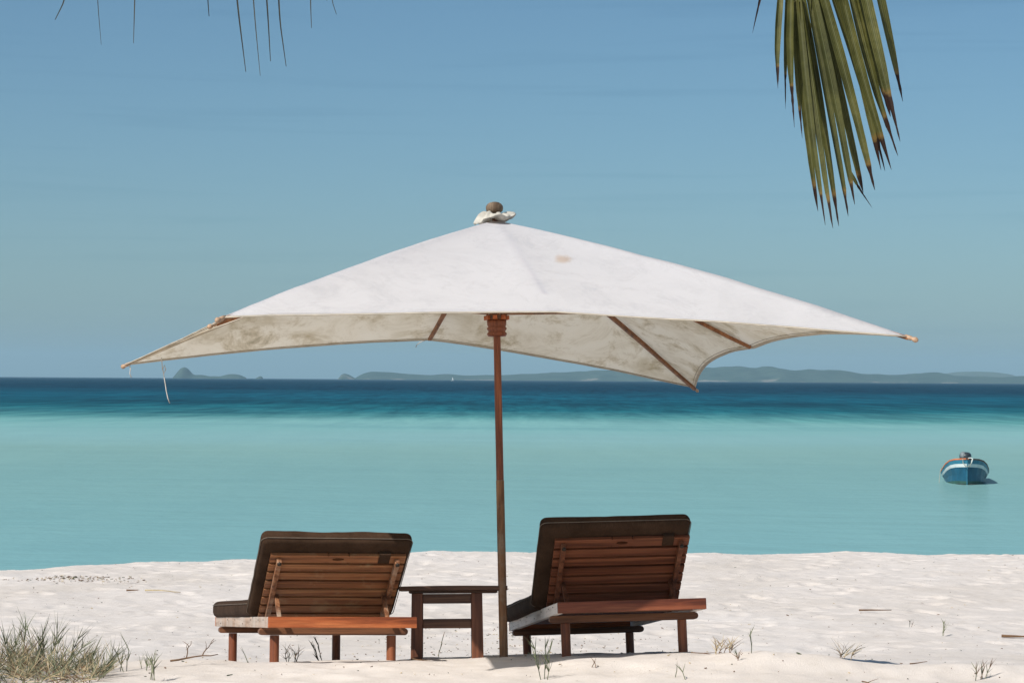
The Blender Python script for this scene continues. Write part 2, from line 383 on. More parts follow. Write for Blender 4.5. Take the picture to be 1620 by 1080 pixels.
m_bar = wood('bar_teak', (.10, .035, .016, 1), (.28, .12, .055, 1), (.44, .24, .13, 1), 2, .5, (.45, .34, .25, 1), .3)
m_tablex = wood('dark_table_wood_x', *W_DRK, 0, .5)
m_tablez = wood('dark_table_wood_z', (.06, .021, .010, 1), (.17, .060, .027, 1), (.24, .095, .045, 1), 2, .5)
m_pole1 = wood('pole_red_wood', (.10, .028, .012, 1), (.22, .065, .028, 1), (.32, .11, .05, 1), 2, .5)
m_pole2 = wood('pole_weathered_wood', (.13, .056, .026, 1), (.27, .135, .064, 1), (.37, .21, .11, 1), 2, .75, (.26, .2, .14, 1), .3)
m_rib = wood('rib_wood', (.12, .045, .018, 1), (.28, .115, .045, 1), (.40, .18, .08, 1), 1, .55)
m_tip = plain('pale_wood_tip', (.42, .27, .17, 1), .6, 60)
m_finial = wood('weathered_finial', (.07, .04, .022, 1), (.20, .14, .09, 1), (.34, .27, .20, 1), 2, .8)
m_thread = plain('pale_thread', (.13, .10, .075, 1), .8)
m_metal = plain('dark_bolt', (.04, .035, .03, 1), .5, 40, .3, .6)

m_cush, nt_, N_, L_, b_ = mat('brown_fabric')
v = N_.new('ShaderNodeTexCoord').outputs['Object']
wx = noise(N_, L_, v, 1, 2, .5, 0, (420, 60, 60)); wy = noise(N_, L_, v, 1, 2, .5, 0, (60, 420, 300)); wn = noise(N_, L_, v, 9, 5, .6)
cc = ramp(N_, L_, wn, [(.3, (.034, .018, .010, 1)), (.7, (.066, .037, .022, 1))])
cc = mix(N_, L_, .6, cc, ramp(N_, L_, wx, [(.35, (.55, .55, .55, 1)), (.65, (1.0, 1.0, 1.0, 1))]), 'MULTIPLY')
L_.new(cc, b_.inputs['Base Color']); b_.inputs['Roughness'].default_value = .9
b_.inputs['Specular IOR Level'].default_value = .2
b_.inputs['Specular IOR Level'].default_value = .12
mm = N_.new('ShaderNodeMath'); L_.new(wx, mm.inputs[0]); L_.new(wy, mm.inputs[1]); bump(N_, L_, b_, mm.outputs[0], .35, .002)

# ------------------------------------------------------------------ sun loungers
def cushion_bm(x0, x1, y0, y1, z0, z1, r=.022, seed=0, M=None, puff=.008):
    # a rounded box, puffed a little, with small creases
    bm = bmesh.new(); nx, ny, nz = 44, max(14, int((y1 - y0) / .022)), 6
    def P(u, v, w_):
        x = x0 + (x1 - x0) * u; y = y0 + (y1 - y0) * v; z = z0 + (z1 - z0) * w_
        hx, hy, hz = (x1 - x0) / 2, (y1 - y0) / 2, (z1 - z0) / 2
        c = Vector(((x0 + x1) / 2, (y0 + y1) / 2, (z0 + z1) / 2)); d = Vector((x, y, z)) - c
        q = Vector((max(-hx + r, min(hx - r, d.x)), max(-hy + r, min(hy - r, d.y)), max(-hz + r, min(hz - r, d.z))))
        e = d - q
        if e.length > 1e-9: e = e.normalized() * r
        p = q + e
        bul = (1 - (d.x / hx) ** 4) * (1 - (d.y / hy) ** 4)
        p.z += puff * bul * (1 if d.z > 0 else -0.2)
        n = float(fbm(x * 7 + seed, y * 7 + z * 9 + seed, 3)) * .006
        n2 = float(fbm(x * 2.2 + seed * 3, z * 14 + y * 2, 2)) * .008
        return c + p + (p.normalized() * n if p.length else Vector()) + Vector((0, n2 * .6, n2))
    def su(k, n):                                       # denser towards the edges
        t = k / n; return .5 - .5 * math.cos(math.pi * t) * (.55 + .45 * abs(math.cos(math.pi * t)))
    U = [su(i, nx) for i in range(nx + 1)]; Vv = [su(j, ny) for j in range(ny + 1)]; Ww = [k / nz for k in range(nz + 1)]
    cache = {}
    def vt(i, j, k):
        if (i, j, k) not in cache: cache[(i, j, k)] = bm.verts.new(P(U[i], Vv[j], Ww[k]))
        return cache[(i, j, k)]
    for i in range(nx):
        for j in range(ny):
            for k in (0, nz): bm.faces.new((vt(i, j, k), vt(i + 1, j, k), vt(i + 1, j + 1, k), vt(i, j + 1, k)))
    for i in range(nx):
        for k in range(nz):
            for j in (0, ny): bm.faces.new((vt(i, j, k), vt(i + 1, j, k), vt(i + 1, j, k + 1), vt(i, j, k + 1)))
    for j in range(ny):
        for k in range(nz):
            for i in (0, nx): bm.faces.new((vt(i, j, k), vt(i, j + 1, k), vt(i, j + 1, k + 1), vt(i, j, k + 1)))
    if M is not None:
        for v in bm.verts: v.co = M @ v.co
    return bm

def seam_path(x0, x1, y0, y1, z, r, inset=.004):
    pts = []
    for cx, cy, a0 in ((x1 - r, y1 - r, 0), (x0 + r, y1 - r, 90), (x0 + r, y0 + r, 180), (x1 - r, y0 + r, 270)):
        for k in range(5):
            a = R(a0 + k * 22.5); pts.append(Vector((cx + (r - inset) * math.cos(a), cy + (r - inset) * math.sin(a), z)))
    pts.append(pts[0]); return pts

def make_lounger(M, label, angle, slatm, sidem, railm, bx=0, cx_=0, back_len=.62, leg_drop=.35):
    t = thing('sun_lounger', label, 'sun lounger', M=M, group='sun loungers on the beach')
    HW = .405; LEN = 2.26; RY = -.10; ZB = .14; ZR = .18; ZT = .24
    bm = bmesh.new()
    box(bm, -HW, HW, RY, RY + .032, ZR, ZT)                                   # rear rail caps the side rails
    obj('rear_rail', bm, railm, t, bevel=.004)
    bm = bmesh.new(); box(bm, -HW, HW, LEN, LEN + .032, ZR, ZT); obj('foot_rail', bm, m_rail, t, bevel=.004)
    for s in (-1, 1):
        bm = bmesh.new(); a, b = sorted((s * HW, s * (HW - .034)))
        box(bm, a, b, RY + .0325, LEN - .0005, ZR, ZT - .001)
        # screw plugs
        o = obj('side_rail', bm, sidem, t, bevel=.003)
        for yy in (.10, .30, .62, .95, 1.3, 1.65, 2.0):
            M2 = Matrix.Translation((s * (HW + .0005), yy, ZR + (.042 if yy % .2 < .11 else .020))) @ Matrix.Rotation(R(90), 4, 'Y')
            bm = bmesh.new(); bmesh.ops.create_cone(bm, cap_ends=True, segments=8, radius1=.0035, radius2=.0035, depth=.004, matrix=M2)
            obj('screw', bm, m_metal, o)
    for yb in (.22, 2.02):                                             # crossbeams under the rails, rounded ends
        bm = bmesh.new()
        prof = []
        x1 = .415; hz = (ZR - ZB - .001) / 2; zc = ZB + hz
        for sg in (1, -1):
            for k in range(7):
                a = R(-90 + 30 * k); prof.append((sg * (x1 - hz + hz * math.cos(a)), zc + sg * hz * math.sin(a)))
        f1 = [bm.verts.new((x, yb - .028, z)) for x, z in prof]; f2 = [bm.verts.new((x, yb + .028, z)) for x, z in prof]
        bm.faces.new(f1); bm.faces.new(f2[::-1])
        for k in range(len(prof)): bm.faces.new((f1[k], f1[(k + 1) % len(prof)], f2[(k + 1) % len(prof)], f2[k]))
        obj('crossbeam', bm, m_beam, t, bevel=.003)
        for s in (-1, 1):
            bm = bmesh.new()
            tube(bm, [(s * .325, yb, ZB - leg_drop), (s * .325, yb, ZB - .1), (s * .325, yb, ZB - .001)], .0262, 20)
            obj('leg', bm, m_leg, t, smooth=False, bevel=.002, angle=60)
    for s in (-1, 1):                                                  # inner ledgers carrying the seat slats
        pass
    bm = bmesh.new()
    for k in range(19):
        y = .56 + k * .086; box(bm, -HW + .036, HW - .036, y, y + .068, ZT - .026, ZT - .006)
    obj('seat_slats', bm, slatm, t, bevel=.002)
    # backrest: local frame, u runs up the back, n points to the seat side
    PIV = Vector((bx, .50, ZT - .02)); a = R(angle)
    u = Vector((0, -math.cos(a), math.sin(a))); n = Vector((0, math.sin(a), math.cos(a)))
    B = Matrix(((1, 0, 0, PIV.x), (0, u.y, n.y, PIV.y), (0, u.z, n.z, PIV.z), (0, 0, 0, 1)))   # x, u, n (mirrored is fine for boxes)
    BW = .372; pitch = back_len / 8
    bm = bmesh.new()
    for k in range(8):
        y0 = k * pitch; y1 = y0 + pitch - .018
        if k < 7: 
            box(bm, -BW, BW, y0, y1, 0, .018, B)
        else:
            y1 += .006
            cx, cy = .0, (y0 + y1) / 2; rx, ry, hw = .033, .012, .06
            ins, outs = [], []
            for q in range(32):
                th = 2 * math.pi * q / 32; ct, st = math.cos(th), math.sin(th)
                k2 = min(hw / max(abs(ct), 1e-6), ((y1 - y0) / 2) / max(abs(st), 1e-6))
                ins.append((cx + rx * ct, cy + ry * st)); outs.append((cx + k2 * ct, cy + k2 * st))
            lay = [[bm.verts.new(B @ Vector((p[0], p[1], z))) for p in ring] for z in (0, .018) for ring in (ins, outs)]
            for q in range(32):
                r_ = (q + 1) % 32
                bm.faces.new((lay[0][q], lay[0][r_], lay[1][r_], lay[1][q])); bm.faces.new((lay[2][q], lay[2][r_], lay[3][r_], lay[3][q]))
                bm.faces.new((lay[0][q], lay[0][r_], lay[2][r_], lay[2][q])); bm.faces.new((lay[1][q], lay[1][r_], lay[3][r_], lay[3][q]))
            box(bm, -BW, cx - hw, y0, y1, 0, .018, B); box(bm, cx + hw, BW, y0, y1, 0, .018, B)
    back = obj('backrest', bm, slatm, t)
    for s in (-1, 1):
        bm = bmesh.new(); box(bm, s * .325 - .013, s * .325 + .013, .0, back_len - .035, -.032, -.001, B)
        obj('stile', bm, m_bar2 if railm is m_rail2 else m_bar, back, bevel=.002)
        bm = bmesh.new(); M2 = B @ Matrix.Translation((s * .325, back_len - .045, -.034))
        bmesh.ops.create_cone(bm, cap_ends=True, segments=12, radius1=.011, radius2=.011, depth=.012, matrix=M2)
        obj('bolt', bm, m_metal, back, smooth=False)
        # prop from the stile down to the notched ledge behind the rear rail
        p1 = B @ Vector((s * .300, back_len * .42, -.018)); p2 = Vector((bx + s * .300, .13, ZT - .03))
        d = (p2 - p1); Ln = d.length; d.normalize(); vv = Vector((1, 0, 0)); ww = d.cross(vv).normalized()
        PM = Matrix(((vv.x, d.x, ww.x, p1.x), (vv.y, d.y, ww.y, p1.y), (vv.z, d.z, ww.z, p1.z), (0, 0, 0, 1)))
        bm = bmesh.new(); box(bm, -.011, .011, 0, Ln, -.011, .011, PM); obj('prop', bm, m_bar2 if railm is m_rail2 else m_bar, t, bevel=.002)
    bm = bmesh.new(); box(bm, -HW + .036, HW - .036, .115, .150, ZT - .055, ZT - .032); obj('prop_ledge', bm, m_beam, t, bevel=.002)
    # cloth tie over the top slat
    bm = bmesh.new()
    xs_ = (.222, .285); pr = [(back_len - .072, -.004), (back_len + .006, -.004), (back_len + .006, .022), (back_len + .002, .022), (back_len + .002, -.0015), (back_len - .072, -.0015)]
    A_ = [bm.verts.new(B @ Vector((xs_[0], p[0], p[1]))) for p in pr]; B_ = [bm.verts.new(B @ Vector((xs_[1], p[0], p[1]))) for p in pr]
    for k in range(6): bm.faces.new((A_[k], A_[(k + 1) % 6], B_[(k + 1) % 6], B_[k]))
    bm.faces.new(A_); bm.faces.new(B_[::-1])
    cu = obj('back_cushion', cushion_bm(-.42 + cx_, .41 + cx_, -.01, back_len + .085, .0205, .104, .036, 1 + angle, B), m_cush, t, smooth=True)
    obj('strap', A_ and bm, m_cush, cu)
    bm = bmesh.new(); tube(bm, [B @ p for p in seam_path(-.42 + cx_, .41 + cx_, -.01, back_len + .085, .044, .036, -.002)], .0022, 6); obj('piping', bm, m_thread, cu, smooth=True)
    cu = obj('seat_cushion', cushion_bm(-.42 + cx_, .40 + cx_, .60, 2.24, ZT - .004, ZT + .094, .036, 3 + angle), m_cush, t, smooth=True)
    bm = bmesh.new(); tube(bm, seam_path(-.42 + cx_, .40 + cx_, .60, 2.24, ZT + .072, .036, -.002), .0022, 6); obj('piping', bm, m_thread, cu, smooth=True)
    return t

def lmat(loc, yaw, pitch, roll):
    return Matrix.Translation(loc) @ Matrix.Rotation(R(yaw), 4, 'Z') @ Matrix.Rotation(R(-pitch), 4, 'X') @ Matrix.Rotation(R(roll), 4, 'Y')
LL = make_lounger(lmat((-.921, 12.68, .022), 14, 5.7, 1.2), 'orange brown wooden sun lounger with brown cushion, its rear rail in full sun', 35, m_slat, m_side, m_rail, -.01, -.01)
RL = make_lounger(lmat((.655, 12.68, .118), 6.4, 8.4, -1.4), 'red wooden sun lounger darkened for the parasol shade, with pale side rail', 36, m_slat2, m_side2, m_rail2, -.02, -.035)

# ------------------------------------------------------------------ parasol
ub = Vector((-.035, 13.14, 0.0)); ut = Vector((-.105, 13.28, 2.50)); ua = (ut - ub).normalized()
UM = thing('beach_parasol', 'large square off white canvas parasol on a wooden pole', 'parasol', loc=ub)
on = lambda z: ub + ua * (z / ua.z)          # point on the pole axis at height z
def loc(p): return Vector(p) - ub
bm = bmesh.new(); tube(bm, [loc(on(z)) for z in (-.35, 0, .5, .985)], [.0245, .0242, .0235, .0228], 24); obj('lower_pole', bm, m_pole2, UM, smooth=False, bevel=.002, angle=60)
bm = bmesh.new(); tube(bm, [loc(on(z)) for z in (.9855, 1.4, 1.85, 2.46)], [.0212, .0208, .0200, .0195], 24); obj('upper_pole', bm, m_pole1, UM, smooth=False, bevel=.0015, angle=60)

m_canv, nt_, N_, L_, b_ = mat('canvas')
v = N_.new('ShaderNodeTexCoord').outputs['Object']
geo = N_.new('ShaderNodeNewGeometry')
d1 = noise(N_, L_, v, 2.2, 7, .68, .8); d2 = noise(N_, L_, v, 9, 6, .7, .4); d3 = noise(N_, L_, v, 60, 3, .6)
top = ramp(N_, L_, d1, [(.18, (.70, .70, .715, 1)), (.32, (.72, .72, .75, 1))])
top = mix(N_, L_, 1.0, top, ramp(N_, L_, d2, [(.19, (.90, .885, .86, 1)), (.27, (1, 1, 1, 1))]), 'MULTIPLY')
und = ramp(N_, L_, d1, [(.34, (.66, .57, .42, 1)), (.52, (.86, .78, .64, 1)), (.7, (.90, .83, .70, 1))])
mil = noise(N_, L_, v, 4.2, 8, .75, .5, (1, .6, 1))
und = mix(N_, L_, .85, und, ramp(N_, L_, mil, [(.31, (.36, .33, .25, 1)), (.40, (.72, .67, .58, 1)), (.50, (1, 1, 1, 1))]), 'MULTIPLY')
# rust coloured stain on the near face
sub = N_.new('ShaderNodeVectorMath'); sub.operation = 'SUBTRACT'; sub.inputs[1].default_value = (.305, -.54, 2.215); L_.new(v, sub.inputs[0])
scl = N_.new('ShaderNodeVectorMath'); scl.operation = 'MULTIPLY'; scl.inputs[1].default_value = (1, .4, 1.0); L_.new(sub.outputs[0], scl.inputs[0])
ln = N_.new('ShaderNodeVectorMath'); ln.operation = 'LENGTH'; L_.new(scl.outputs[0], ln.inputs[0])
st = N_.new('ShaderNodeMath'); st.operation = 'MULTIPLY_ADD'; L_.new(d2, st.inputs[0]); st.inputs[1].default_value = .10; L_.new(ln.outputs['Value'], st.inputs[2])
top = mix(N_, L_, ramp(N_, L_, st.outputs[0], [(.075, (.55, .55, .55, 1)), (.105, (0, 0, 0, 1))]), top, (.50, .30, .16, 1))
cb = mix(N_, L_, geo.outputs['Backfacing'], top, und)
L_.new(cb, b_.inputs['Base Color']); b_.inputs['Roughness'].default_value = .9; b_.inputs['Specular IOR Level'].default_value = .1
bn = bump(N_, L_, b_, d1, .18, .02)
tr = N_.new('ShaderNodeBsdfTranslucent'); L_.new(und, tr.inputs[0])
mx = N_.new('ShaderNodeMixShader'); mx.inputs[0].default_value = .39
L_.new(b_.outputs[0], mx.inputs[1]); L_.new(tr.outputs[0], mx.inputs[2])
L_.new(mx.outputs[0], N_['Material Output'].inputs['Surface'])
m_hem = plain('canvas_hem', (.52, .45, .35, 1), .9, 14, .2)

apex = Vector((-.102, 13.28, 2.455))
ENDS = {'A': (-1.368, 11.006, 1.835), 'AB': (.221, 11.70, 1.887), 'B': (2.035, 11.956, 1.783), 'BC': (1.420, 13.66, 1.745),
        'C': (1.214, 15.46, 1.503), 'CD': (-.528, 14.786, 1.800), 'D': (-2.405, 14.51, 1.624), 'DA': (-1.650, 12.82, 1.842)}
order = ['A', 'AB', 'B', 'BC', 'C', 'CD', 'D', 'DA']
bow = {'A': .025, 'AB': .02, 'B': .040, 'BC': .02, 'C': .03, 'CD': .01, 'D': .03, 'DA': .02}
pull = [.006, .012, .05, .055, .025, .03, .02, .02]
def rib_pt(k, s):
    e = Vector(ENDS[k]); p = apex.lerp(e, s); p.z += bow[k] * 4 * s * (1 - s) ; return p
bm = bmesh.new(); NS, NT = 34, 16
cache = {}
edge_pts = []
for q in range(8):
    k0, k1 = order[q], order[(q + 1) % 8]
    for j in range(NT + 1):
        t_ = j / NT; tri = 4 * t_ * (1 - t_)
        for i in range(NS + 1):
            s = i / NS
            key = (q, i, j)
            if j == NT: key = ((q + 1) % 8, i, 0)
            if i == 0: key = 'apex'
            if key in cache: cache[(q, i, j)] = cache[key]; continue
            se = s * (1 - pull[q] * tri * s * s)
            p = rib_pt(k0, se).lerp(rib_pt(k1, se), t_)
            p.z -= .030 * tri * math.sin(math.pi * min(1, s * 1.0)) * (0.3 + s)
            p.z += .006 * float(fbm(p.x * 3, p.y * 3 + 4, 3)) * min(1, s * 3)
            cache[key] = cache[(q, i, j)] = bm.verts.new(loc(p))
    for j in range(NT):
        for i in range(NS):
            a, b, c, d = cache[(q, i, j)], cache[(q, i + 1, j)], cache[(q, i + 1, j + 1)], cache[(q, i, j + 1)]
            f = bm.faces.new((a, b, c)) if i and False else (bm.faces.new((a, b, c, d)) if a is not d else bm.faces.new((a, b, c)))
    edge_pts += [cache[(q, NS, j)].co.copy() for j in range(NT)]
bm.normal_update()
if sum(f.normal.z for f in bm.faces) < 0:
    bmesh.ops.reverse_faces(bm, faces=bm.faces)
bm2 = bm; me = bpy.data.meshes.new('canopy'); bm2.to_mesh(me); bm2.free(); me.materials.append(m_canv)
for p in me.polygons: p.use_smooth = True
canopy = bpy.data.objects.new('canopy', me); C.objects.link(canopy); canopy.parent = UM
# hem: a flat folded band along the edge
bm = bmesh.new()
ep = edge_pts; n = len(ep); rings = []
ctr = loc(apex) - Vector((0, 0, .6))
for k in range(n):
    inn = (ctr - ep[k]); inn.z = 0; inn.normalize()
    slope = Vector((inn.x, inn.y, .38))
    o_ = ep[k]
    rings.append([bm.verts.new(o_ + Vector((0, 0, .002))), bm.verts.new(o_ - slope * .003 + Vector((0, 0, -.001))), bm.verts.new(o_ + Vector((0, 0, -.0035))), bm.verts.new(o_ + slope * .024 + Vector((0, 0, -.004))), bm.verts.new(o_ + slope * .024 + Vector((0, 0, -.002)))])
for k in range(n):
    a, b = rings[k], rings[(k + 1) % n]
    for i in range(5): bm.faces.new((a[i], a[(i + 1) % 5], b[(i + 1) % 5], b[i]))
obj('hem', bm, m_hem, canopy, smooth=True)
# stitched seam a little inside the hem, on the underside
sp = [ep[k] + Vector(((ctr - ep[k]).x, (ctr - ep[k]).y, 0)).normalized() * .045 + Vector((0, 0, .045 * .33 - .004)) for k in range(n)]
bm = bmesh.new(); tube(bm, sp + sp[:1], .0016, 4, cap=False)
obj('seam', bm, plain('seam_thread', (.22, .17, .11, 1), .9), canopy, smooth=True)
# ribs
for k in order:
    e = Vector(ENDS[k]); out_ = (e - apex); ov = .45 if k == 'D' else .998 if len(k) == 1 else (.84 if k == 'AB' else .985)
    pts = []; 
    d = out_.normalized(); side = d.cross(Vector((0, 0, 1))).normalized(); dn = side.cross(d).normalized()
    if dn.z > 0: dn = -dn
    bm = bmesh.new(); prev = None
    for i in range(13):
        s = .03 + (ov - .03) * i / 12
        off = .018 + .010 * (1 - min(1, s))
        if s > .9: off = .018 - (s - .9) * .08
        if k == 'AB': off = .020 - .010 * s
        if k == 'D' and s > .45: off = max(.007, .022 - (s - .45) * .12)
        c = rib_pt(k, s) + dn * off; hw = .0115 if s < .8 else .0105; hh = .015 * (1 - .35 * s) if not (k == 'D' and s > .45) else max(.005, .012 - (s - .45) * .03)
        hh = .006 if k == 'AB' else hh
        ring = [bm.verts.new(loc(c + side * a_ * hw + dn * b_ * hh)) for a_, b_ in ((-1, -1), (1, -1), (1, 1), (-1, 1))]
        if prev:
            for m_ in range(4): bm.faces.new((prev[m_], prev[(m_ + 1) % 4], ring[(m_ + 1) % 4], ring[m_]))
        else: bm.faces.new(ring)
        prev = ring
    bm.faces.new(prev)
    rb = obj('rib', bm, m_rib, UM, bevel=.002)
    tip = c
    if k == 'D':
        bm = bmesh.new(); tube(bm, [loc(rib_pt(k, .44 + .55 * i / 10) + dn * (.016 - .008 * i / 10)) for i in range(11)], [.012 - .0006 * i for i in range(11)], 8)
        obj('rib_sleeve', bm, m_hem, rb, smooth=True); tip = rib_pt(k, .99) + dn * .008
    bm = bmesh.new(); q0 = loc(tip)
    dd = (rib_pt(k, 1.0) - rib_pt(k, .9)).normalized()
    if k in ('AB', 'BC', 'CD'): dd = None
    r0 = .013 if k != 'C' else .009
    q0 = q0 + Vector((0, 0, .004))
    if dd: tube(bm, [q0 - dd * .02, q0, q0 + dd * .016, q0 + dd * .02, q0 + dd * .028, q0 + dd * .040, q0 + dd * .050, q0 + dd * .055], [r0 * .8, r0 * .9, r0 * .9, r0 * .6, r0 * .95, r0 * 1.15, r0 * .8, r0 * .2], 12)
    if dd: obj('rib_tip', bm, m_tip, rb, smooth=True)
    # strut from the runner to the middle of the rib
    s2 = .50
    p2 = rib_pt(k, s2) + dn * .045; hd = Vector((out_.x, out_.y, 0)).normalized(); p1 = on(1.925) + hd * .055
    bm = bmesh.new(); tube(bm, [loc(p1), loc(p2)], .011, 4, twist=R(45)); obj('strut', bm, m_rib, UM)
# runner with slotted ring and turned grooves
zr = 1.905
bm = bmesh.new()
lathe(bm, [(.024, -.112), (.050, -.110), (.0565, -.100), (.0565, -.094), (.049, -.086), (.049, -.080), (.056, -.070), (.0565, -.064), (.049, -.056), (.0545, -.046), (.0555, -.020), (.024, -.018)], 32)
M3 = Matrix.Translation(loc(on(zr))) @ ua.to_track_quat('Z', 'Y').to_matrix().to_4x4()
for v_ in bm.verts: v_.co = M3 @ v_.co
ru = obj('runner', bm, m_pole1, UM, smooth=True)
bm = bmesh.new()
for k in range(16):
    if k % 2: continue
    a0 = R(k * 22.5 + 11.25); M4 = M3 @ Matrix.Rotation(a0, 4, 'Z')
    box(bm, .028, .072, -.0125, .0125, -.0175, .006, M4)
obj('slotted_ring', bm, m_rail, ru, bevel=.002)
bm = bmesh.new(); lathe(bm, [(.024, -.016), (.058, -.016), (.060, .012), (.024, .014)], 24)
for v_ in bm.verts: v_.co = M3 @ v_.co
obj('ring_core', bm, m_tablex, ru)
# top: gathered cloth cap and turned finial
bm = bmesh.new(); nth = 64; rr = random.Random(4)
prof = [(.030, .085), (.055, .088), (.085, .070), (.105, .048), (.112, .030), (.104, .018), (.070, .022), (.03, .03)]
rings = []
for i, (r_, z_) in enumerate(prof):
    ring = []
    for k in range(nth):
        th = 2 * math.pi * k / nth
        f1 = float(fbm(3 + 1.6 * math.cos(th) + i * .12, 3 + 1.6 * math.sin(th) + i * .25, 3))
        f2 = float(fbm(9 + 3 * math.cos(th), 9 + 3 * math.sin(th) + i * .9, 3))
        lip = .016 * max(0, math.cos(th - .15)) ** 2 if 2 <= i <= 5 else 0
        dz = -.030 * max(0, math.cos(th - math.pi)) ** 2 if i in (3, 4, 5) else 0
        ring.append(bm.verts.new((r_ * (1 + .24 * f1 + .26 * f2) * math.cos(th), r_ * (1 + .24 * f1 + .26 * f2) * math.sin(th), z_ * .66 + .034 * f2 + .02 * f1 + lip + dz)))
    rings.append(ring)
for a, b in zip(rings, rings[1:]):
    for k in range(nth): bm.faces.new((a[k], a[(k + 1) % nth], b[(k + 1) % nth], b[k]))
M5 = Matrix.Translation(loc(apex) + Vector((0, 0, -.018))) @ Vector((0, 0, 1)).rotation_difference(ua).to_matrix().to_4x4()
for v_ in bm.verts: v_.co = M5 @ v_.co
m_cap = plain('gathered_canvas', (.46, .43, .37, 1), .9, 18, .25)
o_ = obj('top_cap', bm, m_cap, UM, smooth=True); md = o_.modifiers.new('ss', 'SUBSURF'); md.levels = 1; md.render_levels = 1
bm = bmesh.new()
lathe(bm, [(.012, .02), (.030, .022), (.030, .058), (.036, .062), (.046, .070), (.0495, .084), (.0480, .098), (.040, .110), (.028, .118), (.012, .122), (.002, .1225)], 32)
for v_ in bm.verts: v_.co = M5 @ v_.co
obj('finial', bm, m_finial, UM, smooth=True)
# loose cords tied to the ribs
def cord(name, pts, r_, par=UM):
    bm = bmesh.new(); tube(bm, [loc(p) for p in pts], r_, 6); return obj(name, bm, m_cord, par, smooth=True)
m_cord = plain('white_cord', (.55, .52, .47, 1), .9)
x0, y0 = -2.13, 14.22
cord('tie_cord', [(x0, y0, 1.672), (x0 + .006, y0, 1.60), (x0 + .016, y0, 1.575), (x0 + .026, y0, 1.60), (x0 + .018, y0 + .005, 1.625), (x0 + .008, y0, 1.60), (x0 + .016, y0, 1.555), (x0 + .024, y0, 1.51), (x0 + .03, y0, 1.47), (x0 + .040, y0, 1.425), (x0 + .052, y0, 1.395)], .003)
e = Vector(ENDS['D'])
cord('tie_cord', [e + Vector((.035, -.03, .01)), e + Vector((.045, -.035, -.02)), e + Vector((.04, -.03, -.05)), e + Vector((.05, -.03, -.075))], .003)
e = Vector(ENDS['CD'])
cord('tie_cord', [e + Vector((-.02, 0, -.005)), e + Vector((-.05, 0, -.015)), e + Vector((-.075, 0, -.035)), e + Vector((-.08, 0, -.05))], .0025)

# ------------------------------------------------------------------ side table
TM = Matrix.Translation((-.323, 13.35, -.01)) @ Matrix.Rotation(R(1.5), 4, 'Z') @ Matrix.Rotation(R(-5.6), 4, 'X') @ Matrix.Rotation(R(-.6), 4, 'Y')
TB = thing('side_table', 'low dark brown wooden side table between the two loungers', 'table', M=TM)
bm = bmesh.new()
for k in range(5):
    y = -.25 + k * .1; x_ = .305
    M_ = Matrix.Rotation(R((k - 2) * .25), 4, 'Y')
    nseg = 8; prev = None
    for i in range(nseg + 1):
        x = -x_ + 2 * x_ * i / nseg; wz = .004 * (1 - (x / x_) ** 2) * (1 if k % 2 else .6)
        ring = [bm.verts.new((x, yy, zz + wz)) for yy, zz in ((y, .355), (y + .092, .355), (y + .092, .380), (y, .380))]
        if prev:
            for m_ in range(4): bm.faces.new((prev[m_], prev[(m_ + 1) % 4], ring[(m_ + 1) % 4], ring[m_]))
        else: bm.faces.new(ring)
        prev = ring
    bm.faces.new(prev)
obj('table_top', bm, m_tablex, TB, bevel=.003)
for y in (-.19, .17):
    bm = bmesh.new(); box(bm, -.25, .25, y, y + .03, .342, .3545)
    obj('batten', bm, m_tablex, TB, bevel=.002)
for sx_ in (-1, 1):
    for sy_ in (-1, 1):
        bm = bmesh.new(); xi = sx_ * .168 - .035; yi = sy_ * .17
        w0, w1 = .034, .031
        lo = [(xi + sx_ * .006 + a_ * w0, yi + b_ * .024, -.25) for a_, b_ in ((-1, -1), (1, -1), (1, 1), (-1, 1))]
        hi = [(xi + a_ * w1, yi + b_ * .022, .3415) for a_, b_ in ((-1, -1), (1, -1), (1, 1), (-1, 1))]
        A_ = [bm.verts.new(p) for p in lo]; B_ = [bm.verts.new(p) for p in hi]
        bm.faces.new(A_); bm.faces.new(B_)
        for k in range(4): bm.faces.new((A_[k], A_[(k + 1) % 4], B_[(k + 1) % 4], B_[k]))
        obj('leg', bm, m_tablez, TB, bevel=.003)
for sy_ in (-1, 1):
    bm = bmesh.new(); box(bm, -.170, .100, sy_ * .17 - .011, sy_ * .17 + .011, .284, .338); obj('apron', bm, m_tablex, TB, bevel=.002)
    bm = bmesh.new(); box(bm, -.170, .100, sy_ * .17 - .012, sy_ * .17 + .012, .145, .197); obj('stretcher', bm, m_tablex, TB, bevel=.003)
for sx_ in (-1, 1):
    bm = bmesh.new(); box(bm, sx_ * .168 - .046, sx_ * .168 - .024, -.147, .147, .284, .338); obj('apron', bm, m_tablex, TB, bevel=.002)
    bm = bmesh.new(); box(bm, sx_ * .168 - .047, sx_ * .168 - .023, -.147, .147, .145, .197); obj('stretcher', bm, m_tablex, TB, bevel=.003)

